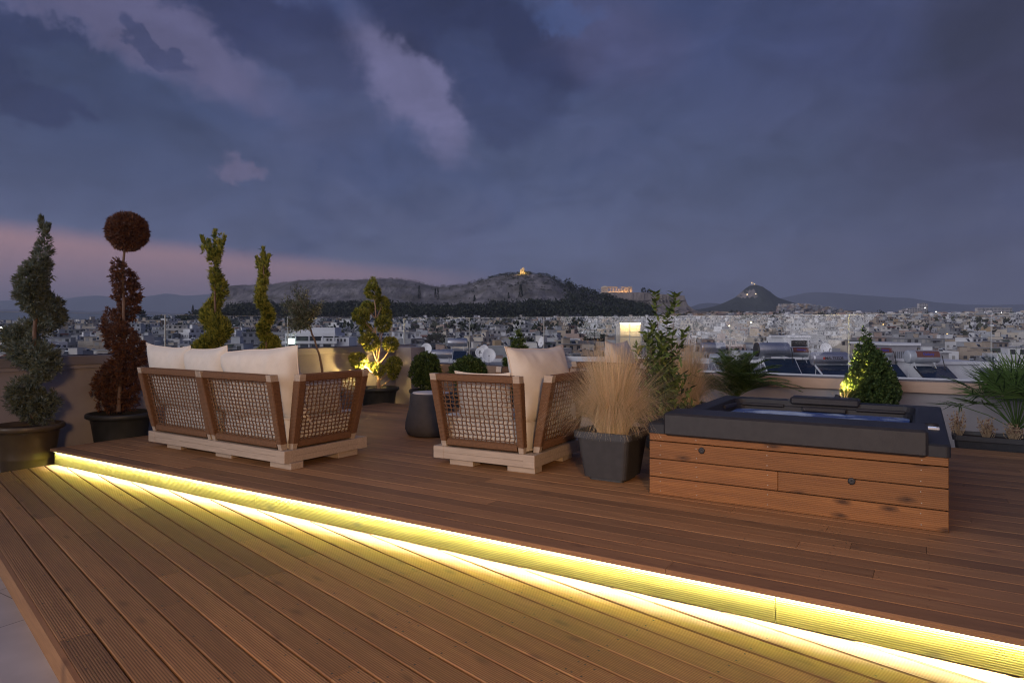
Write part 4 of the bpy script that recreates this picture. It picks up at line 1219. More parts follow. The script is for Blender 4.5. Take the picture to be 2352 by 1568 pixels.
up_ = unit(np.array([[0, 0, 1.0]]) + nr.normal(size=(n, 3)) * .45)
diamonds('foliage', LP, LD, up_, nr.uniform(.065, .115, n), nr.uniform(.014, .022, n), LB, nr.choice(3, n, p=[.45, .35, .2]), lau)
# ---- cycad ----
PL = [leafmat('palm_leaf', (.08, .15, .04), (.12, .20, .055)), leafmat('light_palm_leaf', (.10, .18, .05), (.14, .23, .07)), leafmat('dark_palm_leaf', (.02, .04, .016), (.03, .06, .022))]
def fronds(root, n, ln, height, leaf, z0, mats, tilt=(.2, 1.2), nleaf=46):
    mbs = MB(); P = []; D = []; L_ = []
    for k in range(n):
        a_ = k * 2.39996 + nr.uniform(-.2, .2); e0 = nr.uniform(*tilt)
        l = ln * nr.uniform(.8, 1.1); d = Vector((math.cos(a_), math.sin(a_), 0))
        pts = []
        for i in range(15):
            t = i / 14
            pts.append(d * (l * t * math.cos(e0) * (1 + .1 * t)) + Vector((0, 0, z0 + l * (t * math.sin(e0) - .55 * t * t * (1.15 - .45 * math.sin(e0))))))
        mbs.tube(pts, [.006 * (1 - .055 * i) for i in range(15)], 4)
        for i in range(nleaf * 2):
            t = .12 + .88 * (i // 2) / nleaf; f = t * 14; i0 = min(13, int(f)); p = pts[i0].lerp(pts[i0 + 1], f - i0)
            tan = (pts[i0 + 1] - pts[i0]).normalized(); s = tan.cross(Vector((0, 0, 1))).normalized() * (1 if i % 2 else -1)
            upv = s.cross(tan) * (1 if i % 2 else -1)
            P.append(list(p)); D.append(list((s + tan * .75 + upv * .25 + Vector(nr.normal(size=3)) * .05).normalized())); L_.append(leaf * (math.sin(math.pi * min(1, t * .86 + .12)) * .8 + .2))
    mbs.build('frond_stem', mats[0], root)
    P = np.array(P); D = np.array(D); n_ = len(P)
    bend = np.zeros((n_, 3)); bend[:, 2] = -np.array(L_) * .12
    diamonds('foliage', P, D, unit(np.array([[0, 0, 1.0]]) + nr.normal(size=(n_, 3)) * .3), np.array(L_), np.full(n_, .0042), mats, nr.choice(3, n_, p=[.5, .3, .2]), root, bend)
Yc = 8.9
cyc = empty('cycad_palm', Vector(((1690 - CX) / FP * Yc, Yc, ZT))); tag(cyc, 'low cycad palm with arching feathery fronds behind the left corner of the hot tub', 'potted palm')
round_pot(cyc, .30, .50, M['black_plastic'])
fronds(cyc, 60, 1.0, .5, .20, .66, PL, (.55, 1.45), 60)
# ---- fan palm on the right, in the long trough ----
Yp = 7.45
tro = empty('trough_planter', cc(2.42, 9.06, ZT), ANG); tag(tro, 'long low black trough planter on the floor at the right edge', 'planter')
mb = MB(); ln_ = 4.4
ps = [(ln_ / 2 - .06, .17, .03, 0), (ln_ / 2 - .02, .20, .04, .36), (ln_ / 2, .225, .05, .36), (ln_ / 2, .225, .05, .41), (ln_ / 2 - .04, .19, .04, .41), (ln_ / 2 - .05, .18, .04, .36)]
vs = []; fs = []
for hx, hy, r, z in ps: vs += rring(-hx, hx, -hy, hy, r, z, 4)
for k in range(len(ps) - 1):
    for i in range(20):
        jx = (i + 1) % 20; fs.append((k * 20 + i, k * 20 + jx, (k + 1) * 20 + jx, (k + 1) * 20 + i))
mb.add(vs, fs); mb.build('planter', M['black_plastic'], tro)
mb = MB(); vs = rring(-ln_ / 2 + .05, ln_ / 2 - .05, -.185, .185, .04, .375, 4); mb.add(vs, [tuple(range(20))]); mb.build('soil', M['soil'], tro)
fp = empty('fan_palm', Vector(((2335 - CX) / FP * Yp, Yp, .04))); tag(fp, 'dark green fan palm with spiky radiating leaves at the right edge', 'palm')
P = []; D = []; L_ = []; mbs = MB(); Nn = []
for k in range(26):
    a_ = k * 2.39996; e0 = .15 + 1.25 * (k / 26) ** .8
    d = Vector((math.cos(a_) * math.cos(e0), math.sin(a_) * math.cos(e0), math.sin(e0)))
    l = nr.uniform(.38, .62); h_ = d * l + Vector((0, 0, .22)); 
    mbs.tube([Vector((0, 0, .12)), d * l * .5 + Vector((0, 0, .20)), h_], .006, 4)
    up_ = d.cross(Vector((-math.sin(a_), math.cos(a_), 0))).normalized(); s = d.cross(up_)
    for i in range(30):
        q = -1.75 + 3.5 * i / 29
        v = (d * math.cos(q) + s * math.sin(q) + up_ * (.25 * abs(math.sin(q)) - .05) + Vector((0, 0, -.18))).normalized()
        P.append(list(h_)); D.append(list(v)); L_.append(nr.uniform(.36, .46) * (1 - .25 * abs(q) / 1.75)); Nn.append(list(up_ + Vector(nr.normal(size=3)) * .25))
mbs.build('leaf_stalk', PL[0], fp)
L_ = np.array(L_); bend = np.zeros((len(P), 3)); bend[:, 2] = -L_ * nr.uniform(.0, .25, len(P))
diamonds('foliage', np.array(P), unit(np.array(D)), unit(np.array(Nn)), L_, np.full(len(P), .0085), PL, nr.choice(3, len(P), p=[.45, .35, .2]), fp, bend)
trunk('trunk', fp, [(0, 0, -.02), (0, 0, .16)], .06, M['bark'])
# ---- dried plants in the trough ----
DP = [pmat('dried_stalks', (.42, .30, .18), (.52, .40, .26), scale=8, rough=.8), pmat('dried_seed_heads', (.16, .075, .05), (.24, .12, .08), scale=8, rough=.9)]
for (x, c1off, lab, seed, hh_) in ((2199, 0, 'dried stalks with dark seed heads at the left end of the black trough', 1, .34), (2268, 0, 'dried brown stalks in the middle of the black trough', 2, .28), (2328, 0, 'spreading dried stalks under the fan palm in the trough', 3, .22)):
    k = (x - CX) / FP; Yd = 9.06 / (k * E2.x + E2.y)
    dp = empty('dried_plant', Vector((k * Yd, Yd, .045))); tag(dp, lab, 'dried plant', 'dried plants in the trough')
    mbs = MB(); P = []; D = []
    for i in range(46):
        a_ = nr.random() * 6.28; r_ = nr.random() ** .6 * .11; hz_ = hh_ * nr.uniform(.45, 1)
        p0 = Vector((math.cos(a_) * r_ * .25, math.sin(a_) * r_ * .25, 0)); p1 = Vector((math.cos(a_) * r_, math.sin(a_) * r_, hz_))
        m_ = p0.lerp(p1, .55) + Vector(nr.normal(size=3)) * .012
        mbs.tube([p0, m_, p1], [.0028, .0022, .0014], 3)
        for t in nr.random(7):
            P.append(list(m_.lerp(p1, t))); D.append(list(nr.normal(size=3)))
    mbs.build('stalk', DP[0], dp)
    P = np.array(P); n = len(P)
    o_ = diamonds('seed_head', P, unit(np.array(D)), unit(nr.normal(size=(n, 3))), nr.uniform(.012, .03, n), nr.uniform(.004, .009, n), DP, nr.choice(2, n, p=[.6, .4]), dp); tag(o_, kind='stuff')
# ---- garden spotlights ----
def spot(loc, target, label, power, size_deg, colr=(1.0, .74, .22), lampoff=.05, pt=None):
    loc = Vector(loc); root = empty('garden_spotlight', loc); tag(root, label, 'garden spotlight', 'garden spotlights')
    d = (Vector(target) - loc).normalized(); q = d.to_track_quat('Z', 'Y').to_matrix().to_4x4()
    mb = MB(); mb.lathe([(.001, -.06), (.022, -.055), (.028, -.02), (.036, .04), (.036, .055), (.031, .055), (.030, .045)], 20); mb.build('lamp_housing', M['black_plastic'], root, q)
    mb = MB(); mb.lathe([(.030, .044), (.001, .046)], 20); mb.build('lens', M['spot_lens'], root, q)
    mb = MB(); mb.tube([(0, 0, -.03), (0, 0, -.22)], .006, 6); mb.build('ground_spike', M['black_plastic'], root)
    la = bpy.data.lights.new('spot', 'SPOT' if size_deg < 160 else 'POINT'); la.energy = power; la.color = colr; la.shadow_soft_size = .02
    if size_deg < 160: la.spot_size = R(size_deg); la.spot_blend = .6
    lo = bpy.data.objects.new('spot', la); lo.matrix_local = q.copy() @ Matrix.Rotation(R(180), 4, 'X'); lo.location = d * .06; col.objects.link(lo); lo.parent = root
    return root
M['spot_lens'] = pmat('lit_lens', (1, .9, .6), emis=(1, .78, .30), estr=26)
sp = at(840, 853, 11.80)
spot(sp, at(852, 760, 12.05), 'small glowing spotlight shining up into the pompom tree', 60, 170, (1, .64, .20))
sp2 = at(1921, 918, 8.06)
spot(sp2, at(1950, 862, 8.20), 'small spotlight lighting the left side of the conical bush behind the tub', 105, 75, (1, .70, .20))
# thin grass blades beside the second spotlight
root = empty('grass_tuft', at(1938, 935, 8.1)); tag(root, 'sparse long grass blades beside the lit conical bush', 'grass tuft')
grass('grass_blades', root, 26, .42, .30, .03, .5, W=.0022, upright=.2)
# ======================= NEIGHBOUR ROOFS =======================
M['roof'] = pmat('grey_roof_membrane', (.30, .30, .31), (.38, .38, .39), scale=1.5, rough=.85, c3=(.24, .24, .25), c3scale=.4)
M['tank_paint'] = pmat('weathered_tank_paint', (.46, .50, .54), (.56, .60, .64), scale=6, rough=.4, metal=.3)
M['white_metal'] = pmat('white_metal', (.62, .65, .68), (.70, .73, .76), scale=5, rough=.45)
M['dark_cap'] = pmat('dark_end_cap', (.03, .03, .035), rough=.6)
M['red_band'] = pmat('red_brown_band', (.16, .055, .04), (.22, .08, .06), scale=5, rough=.5)
M['blue_letters'] = pmat('blue_letters', (.04, .07, .45), rough=.5)
M['black_letters'] = pmat('black_letters', (.02, .02, .025), rough=.5)
M['red_letters'] = pmat('red_logo', (.5, .05, .03), rough=.5)
def text(parent, body, size, mat, Mloc, name='lettering'):
    cu = bpy.data.curves.new(name, 'FONT'); cu.body = body; cu.size = size; cu.align_x = 'CENTER'; cu.align_y = 'CENTER'; cu.extrude = .001; cu.offset = size * .018
    tmp = bpy.data.objects.new('tmp', cu); col.objects.link(tmp)
    dg = bpy.context.evaluated_depsgraph_get(); me = bpy.data.meshes.new_from_object(tmp.evaluated_get(dg))
    bpy.data.objects.remove(tmp); me.name = name; me.materials.clear(); me.materials.append(mat)
    o = bpy.data.objects.new(name, me); col.objects.link(o); o.parent = parent; o.matrix_local = Mloc
    return o
NZ = -1.0
# roofs the heaters stand on
nb = empty('neighbour_building', (17.5, 33, NZ)); nb.rotation_euler = (0, 0, ANG * .55)
tag(nb, 'pale neighbouring building whose flat roof carries the solar water heaters on the right', 'building')
mb = MB(); mb.box((0, 0, -10), (34, 15, 20)); mb.build('wall', M['plaster'], nb)
mb = MB(); mb.box((0, 0, .02), (33.6, 14.6, .04)); mb.build('roof', M['roof'], nb)
mb = MB()
for (x, y, dx_, dy_) in ((0, -7.4, 34, .2), (0, 7.4, 34, .2), (-16.9, 0, .2, 14.6), (16.9, 0, .2, 14.6)): mb.box((x, y, .2), (dx_, dy_, .32))
mb.build('roof_parapet', M['white_paint'], nb)
nb2 = empty('neighbour_building', (-2.0, 44, -1.35)); nb2.rotation_euler = (0, 0, .12)
tag(nb2, 'pale neighbouring building under the satellite dishes in the centre', 'building')
mb = MB(); mb.box((0, 0, -10), (17, 14, 20)); mb.build('wall', M['plaster'], nb2)
mb = MB(); mb.box((0, 0, .02), (16.6, 13.6, .04)); mb.build('roof', M['roof'], nb2)
mb = MB()
for (x, y, dx_, dy_) in ((0, -6.9, 17, .2), (0, 6.9, 17, .2), (-8.4, 0, .2, 13.6), (8.4, 0, .2, 13.6)): mb.box((x, y, .15), (dx_, dy_, .26))
mb.build('roof_parapet', M['white_paint'], nb2)

def heater(x0, x1, yt, yb, panel, label, style='steel', word=None, Lm=1.35, rz=0.0, roofz=NZ, Y=None):
    """x0..x1, yt..yb: where the tank is seen; Y from its real length"""
    Y = Y or FP * Lm / (x1 - x0)
    c = at((x0 + x1) / 2, (yt + yb) / 2, Y); r = (yb - yt) / 2 / FP * Y
    root = empty('solar_water_heater', (c.x, c.y, roofz), rz); tag(root, label, 'water heater', 'solar water heaters on the neighbouring roofs')
    h = c.z - roofz; hl = (x1 - x0) / 2 / FP * Y
    MT = Matrix.Translation((0, 0, h)) @ Matrix.Rotation(R(90), 4, 'Y')
    mb = MB(); n = 32
    mb.lathe([(.001, -hl), (r * .6, -hl + .004), (r * .93, -hl + .03), (r * .985, -hl + .05), (r, -hl + .06), (r, hl - .06), (r * .985, hl - .05), (r * .93, hl - .03), (r * .6, hl - .004), (.001, hl)], n)
    for zz in (-hl + .08, hl - .08): mb.lathe([(r * 1.005, zz - .012), (r * 1.02, zz), (r * 1.005, zz + .012)], n)
    tk = mb.build('tank', {'steel': M['steel'], 'paint': M['tank_paint']}[style], root, MT)
    if word:
        if word[0] == 'band':
            mb = MB(); vs = []; nn = 10
            for i in range(nn + 1):
                q = R(200 + 62 * i / nn)
                for zz in (-hl * .52, hl * .86): vs.append((math.cos(q) * r * 1.012, math.sin(q) * r * 1.012, zz))
            # local after rotation: build directly in world-like frame instead
            vs = []
            for i in range(nn + 1):
                q = R(62 - 64 * i / nn)
                for xx in (-hl * .55, hl * .90): vs.append((xx, -math.cos(q) * r * 1.012, math.sin(q) * r * 1.012))
            mb.add(vs, [(2 * i, 2 * i + 1, 2 * i + 3, 2 * i + 2) for i in range(nn)]); mb.build('colour_band', M['red_band'], root, Matrix.Translation((0, 0, h)))
            tz = .45 * r
            tilt = math.asin(.45)
            text(root, word[1], r * .62, M['blue_letters'], Matrix.Translation((hl * .18, -math.cos(tilt) * r * 1.03, h + tz)) @ Matrix.Rotation(R(90) - tilt, 4, 'X'))
        else:
            text(root, word[1], r * .56, word[2], Matrix.Translation((word[3] * hl, -r * 1.03, h + .02)) @ Matrix.Rotation(R(90), 4, 'X'))
            if word[0] == 'logo':
                mb = MB(); mb.box((-.44 * hl, -r * 1.02, h + .02), (r * .28, .01, r * .36)); mb.build('logo_block', M['red_letters'], root)
    # frame
    mb = MB()
    for sx_ in (-hl * .62, hl * .62):
        mb.tube([(sx_, .12, h - r * .9), (sx_, .30, 0)], .014, 5); mb.tube([(sx_, -.10, h - r * .9), (sx_, -.75, .12)], .014, 5)
        mb.tube([(sx_, -.75, .12), (sx_, -.75, 0)], .014, 5); mb.tube([(sx_, -.75, .05), (sx_, .30, .05)], .012, 5)
        mb.box((sx_, 0, h - r * .97), (.05, r * 1.3, .05))
    mb.tube([(-hl * .62, -.75, .05), (hl * .62, -.75, .05)], .012, 5)
    mb.build('stand', M['white_metal'], root)
    if panel:
        px0, px1, pyt, pyb = panel
        pw_ = (px1 - px0) / FP * Y; zt_ = CZ + (HZ - pyt) / FP * (Y - .2) - roofz; zb_ = CZ + (HZ - pyb) / FP * (Y - .95) - roofz
        cx_ = ((px0 + px1) / 2 - (x0 + x1) / 2) / FP * Y
        a, b2 = Vector((cx_, -.12, zt_)), Vector((cx_, -.95, max(zb_, .05)))
        L_ = (a - b2).length; d = (a - b2).normalized(); nrm = Vector((0, d.z, -d.y)) * -1
        MP = Matrix(((1, 0, 0, (a.x + b2.x) / 2), (0, d.y, -d.z, (a.y + b2.y) / 2), (0, d.z, d.y, (a.z + b2.z) / 2), (0, 0, 0, 1)))
        mb = MB(); mb.bbox((0, 0, 0), (pw_, L_, .07), .006); fr = mb.build('collector_frame', M['rail'] if style == 'paint' else M['white_metal'], root, MP)
        mb = MB(); mb.box((0, 0, .037), (pw_ - .06, L_ - .06, .004)); mb.build('collector_glass', M['panel_glass'], fr)
    mb = MB(); mb.tube([(hl * .9, -.05, h + r * .3), (hl * 1.12, -.12, h + r * .2), (hl * 1.15, -.2, h - r), (hl * 1.05, -.4, h - r - .25)], .018, 6); mb.tube([(-hl * .3, 0, h + r), (-hl * .3, 0, h + r + .07)], .02, 6)
    mb.build('pipe', M['dark_cap'], root)
    return root, h, hl, r
rt, h, hl, r = heater(1737, 1811, 786.5, 819, (1747, 1823, 824, 864), 'brushed steel water heater tank with dark left end and blue collector', 'steel', None, 1.45)
mb = MB(); mb.lathe([(r * .99, -.04), (r * .99, .05), (r * .7, .06), (.001, .06)], 28); mb.build('end_cap', M['dark_cap'], rt, Matrix.Translation((-hl + .02, 0, h)) @ Matrix.Rotation(R(-90), 4, 'Y'))
heater(1806, 1856, 796, 820, (1815, 1867, 827, 865), 'dull grey water heater with brownish band, right of the dark-ended steel tank', 'paint', ('band', 'Galaxy'), 1.2, Y=31)
heater(1863, 1945, 808, 838, (1868, 1947, 839, 868), 'steel water heater with black lettering on its front, left of the lit bush', 'steel', ('logo', 'MALTEZOS', M['black_letters'], .12), 1.5, Y=26.5)
heater(1996, 2046, 797, 821, (2000, 2056, 838, 868), 'water heater half hidden behind the conical lit bush', 'paint', ('band', 'Galaxy'), 1.2, Y=30)
heater(2081, 2155, 804, 834, (2094, 2168, 842, 875), 'grey water heater with red and blue band standing right of the bush', 'paint', ('band', 'Galaxy'), 1.35, Y=26.8)
heater(1609, 1665, 786, 809, None, 'plain steel water heater tank above the cycad palm', 'steel', None, 1.4, Y=36)
heater(1700, 1742, 804, 826, None, 'pale painted tank with a white label behind the dark-ended steel tank', 'paint', ('word', 'CHROMAGEN', M['black_letters'], 0), 1.1, Y=33)
heater(1630, 1672, 812, 836, None, 'dull blue-grey tank low behind the cycad palm', 'paint', None, 1.2, Y=34)
heater(930, 966, 796, 815, (936, 956, 812, 838), 'small pale tank directly right of the corner pier', 'paint', None, 1.1, roofz=-1.35, Y=42)
heater(991, 1041, 803, 822, (1041, 1074, 806, 828), 'long steel tank behind the round boxwood with dark collector beside it', 'steel', None, 1.4, roofz=-1.35, Y=43)
heater(1028, 1074, 777, 796, None, 'steel tank raised highest, above the gap between the two boxwoods', 'steel', None, 1.4, roofz=-1.35, Y=47)
def dish(x, y, r, Y, label, face=(-.25, -1, .35), squash=1.0, roofz=NZ, logo=None):
    c = at(x, y, Y); rm = r / FP * Y
    root = empty('satellite_dish', (c.x, c.y, roofz)); tag(root, label, 'satellite dish', 'satellite dishes')
    f = Vector(face).normalized(); q = f.to_track_quat('Z', 'Y').to_matrix().to_4x4(); h = c.z - roofz
    MD = Matrix.Translation((0, 0, h)) @ q
    mb = MB(); mb.lathe([(rm * 1.0, 0.0), (rm * .98, .006), (rm * .8, -rm * .09), (rm * .5, -rm * .20), (rm * .2, -rm * .25), (.001, -rm * .26)], 36, sx=1, sy=1.06)
    mb.lathe([(rm, 0), (rm * .99, -.02), (rm * .5, -rm * .22), (.001, -rm * .29)], 36, sy=1.06)
    mb.build('reflector', M['white_paint'], root, MD)
    mb = MB(); mb.tube([(0, -rm * .95, -.01), (0, -rm * .8, rm * .55), (0, -rm * .35, rm * .95)], .012, 5); mb.tube([(0, -rm * .35, rm * .90), (0, -rm * .28, rm * 1.1)], .03, 8); mb.build('feed_arm', M['rail'], root, MD)
    mb = MB(); mb.tube([(0, .10, h - .02), (0, .14, 0)], .022, 6); mb.build('mast', M['rail'], root)
    if logo:
        mb = MB(); mb.lathe([(rm * .16, .0), (rm * .08, .0)], 16); mb.build('logo_ring', M['black_letters'], root, MD @ Matrix.Translation((-rm * .1, rm * .25, -rm * .18)))
        text(root, logo, rm * .22, M['black_letters'], MD @ Matrix.Translation((-rm * .1, -rm * .02, -rm * .22)))
dish(979, 801, 13, 41, 'white satellite dish above the round boxwood, left of the long tank', (-.1, -1, .30), roofz=-1.35)
dish(1103, 809, 11.5, 40, 'white satellite dish with a dark ring logo, left of the pair', (-.05, -1, .3), roofz=-1.35, logo='cosmote')
dish(1112, 803, 11, 42, 'satellite dish mostly hidden behind the other two above the low boxwood', (-.05, -1, .3), roofz=-1.35)
dish(1123, 816, 16, 38.5, 'largest white satellite dish, front of the three above the low boxwood', (.05, -1, .3), roofz=-1.35)
dish(1243, 785, 12, 39, 'satellite dish seen sideways next to the glass joint above the armchair cushion', (-.95, -.55, .3), roofz=-1.35)
dish(1689, 817, 13, 32, 'white satellite dish behind the cycad palm fronds', (.1, -1, .3))
dish(1825, 806, 14, 31.5, 'white satellite dish behind the lettered steel tank', (.1, -1, .35)) if False else dish(1898, 801, 14, 30, 'white satellite dish peeking up behind the lettered steel tank', (.1, -1, .35))
# pipe handrail in front of the heaters
prr = empty('roof_handrail', (0, 0, 0)); tag(prr, 'white pipe handrail running in front of the solar water heaters', 'handrail')
mb = MB(); A_ = at(1480, 848, 24.5); B_ = at(2420, 880, 21.0); mb.tube([A_, B_], .035, 8); mb.build('top_pipe', M['white_paint'], prr)
mb = MB()
for t in np.linspace(.04, .98, 7):
    p = A_.lerp(B_, t); mb.tube([p, Vector((p.x, p.y, -1.6))], .022, 6)
mb.build('rail_posts', M['white_paint'], prr)
rb3 = empty('lower_neighbour_roof', (8.5, 20.6, -1.75)); rb3.rotation_euler = (0, 0, -.10)
rb3.name = 'neighbour_building'; tag(rb3, 'near white roof slab just beyond the back railing, below the heaters', 'building')
mb = MB(); mb.box((3, 0, -10), (30, 8.0, 20)); mb.build('wall', M['plaster'], rb3)
mb = MB(); mb.box((3, 0, .03), (29.6, 7.6, .06)); mb.build('roof', M['roof'], rb3)
# roof rooms and sheds between the tanks
def shed(x0, x1, yt, Y, depth, mat, label, roofz=NZ, door=None, name='roof_room'):
    a, b2 = at(x0, yt, Y), at(x1, yt, Y); w = b2.x - a.x; h = a.z - roofz
    root = empty(name, ((a.x + b2.x) / 2, Y + depth / 2, roofz)); tag(root, label, 'roof room')
    mb = MB(); mb.box((0, 0, h / 2), (w, depth, h)); mb.build('wall', mat, root)
    mb = MB(); mb.bbox((0, 0, h + .05), (w + .25, depth + .25, .12), .01); mb.build('roof', M['white_paint'], root)
    if door:
        for (u0, u1, z0, z1, kind) in door:
            mb = MB(); mb.box((w * ((u0 + u1) / 2 - .5), -depth / 2 - .012, h * (z0 + z1) / 2), (w * (u1 - u0), .03, h * (z1 - z0)))
            if kind == 's':
                nn = 9
                for i in range(nn): mb.box((w * (u0 + (u1 - u0) * (i + .5) / nn - .5), -depth / 2 - .035, h * (z0 + z1) / 2), (w * (u1 - u0) / nn * .45, .02, h * (z1 - z0)), m=1)
            mb.build('shutter' if kind == 's' else 'window', [M['dark_cap'], M['tank_paint']], root)
    return root
shed(2048, 2106, 793, 31, 3.5, M['plaster'], 'flat-roofed shed with slatted brown shutter behind the lit bush', door=[(.15, .85, .05, .80, 's')])
shed(2155, 2250, 836, 28, 3.0, M['white_paint'], 'low white roof room right of the red-banded tank', name='roof_room')
shed(1815, 1857, 775, 41, 3.0, M['white_paint'], 'white roof room with dark glazed opening above the brown-banded tank', door=[(.06, .94, .42, .9, 'w')])
# big white taller buildings just behind, left part: low white institute with lit sign
# ======================= TERRAIN =======================
def curve(tab, x):
    for (a, fa), (b2, fb) in zip(tab[:-1], tab[1:]):
        if x <= b2: 
            t = max(0, (x - a) / (b2 - a)); return fa + (fb - fa) * t
    return tab[-1][1]
CM = [(0, -8), (150, -11), (200, -10.5), (300, -8), (400, -4.5), (600, 2.5), (860, 11), (1000, 14), (6000, 14)]
CR = [(0, -8), (150, -11), (200, -10.5), (300, -8.5), (450, -4), (600, 1.5), (1000, 17), (1400, 30), (2000, 38), (3600, 74), (6000, 100), (20000, 100)]
CL = [(0, -8), (150, -11), (200, -10.5), (300, -9), (400, -4.5), (600, 3), (720, 6), (1000, -8), (6000, -20)]
def sm(a, b2, x):
    t = min(1, max(0, (x - a) / (b2 - a))); return t * t * (3 - 2 * t)
def roofz(X, Y):
    a = X / max(Y, 1)
    v = curve(CM, Y); k = sm(.10, .24, a); v = v * (1 - k) + curve(CR, Y) * k
    k = sm(-.30, -.55, a) if False else 1 - sm(-.56, -.40, a); return v * (1 - k) + curve(CL, Y) * k
def groundz(X, Y): return roofz(X, Y) - 16.5
M['ground'] = pmat('city_ground', (.07, .07, .07), (.10, .10, .10), scale=.02, rough=.95, c3=(.05, .06, .04), c3scale=.01)
ys = np.concatenate([np.linspace(-60, 200, 8), np.geomspace(240, 5200, 50), [7000, 9000, 12000, 18000]])
as_ = np.linspace(-1, 1, 90)
vs = []
for y in ys:
    for a in as_:
        X = a * (y * 1.3 + 260); z = groundz(X, max(y, 1)) if y > 20 else -25
        if y > 6000: z = -30 
        vs.append((X, y, z))
nx = len(as_)
fs = [(j * nx + i, j * nx + i + 1, (j + 1) * nx + i + 1, (j + 1) * nx + i) for j in range(len(ys) - 1) for i in range(nx - 1)]
mb = MB(); mb.add(vs, fs, 0, True); o = mb.build('ground', M['ground']); tag(o, kind='structure')

# ======================= CITY =======================
TONES = {'white': (.74, .75, .77), 'cream': (.60, .54, .45), 'pale grey': (.46, .48, .51), 'beige': (.46, .38, .30), 'dusky pink': (.47, .35, .30), 'grey': (.27, .28, .30), 'ochre': (.46, .34, .21), 'off-white': (.66, .64, .61)}
WM = {}
for k, c in TONES.items(): WM[k] = pmat('plaster_' + k.replace(' ', '_').replace('-', '_'), tuple(x * .90 for x in c), c, scale=.35, rough=.9, c3=tuple(x * .8 for x in c), c3scale=.12)
M['win'] = pmat('dark_window', (.035, .04, .05), (.06, .065, .075), scale=.4, rough=.25)
M['shade'] = pmat('rolled_shutter', (.30, .30, .29), (.42, .41, .40), scale=.5, rough=.8)
M['slab'] = pmat('balcony_slab', (.60, .60, .61), (.68, .68, .69), scale=.4, rough=.85)
AW = {'red-brown': pmat('red_brown_awning', (.22, .10, .075), rough=.9), 'green': pmat('green_awning', (.09, .13, .10), rough=.9), 'beige': pmat('beige_awning', (.42, .38, .32), rough=.9), 'grey': pmat('grey_awning', (.26, .27, .29), rough=.9)}
M['solar'] = pmat('dark_collector', (.03, .04, .06), rough=.2)
M['lit'] = pmat('lit_window', (.8, .6, .3), emis=(1, .62, .22), estr=2.6)
M['roofc'] = pmat('city_roof', (.34, .34, .35), (.46, .46, .46), scale=.3, rough=.9)
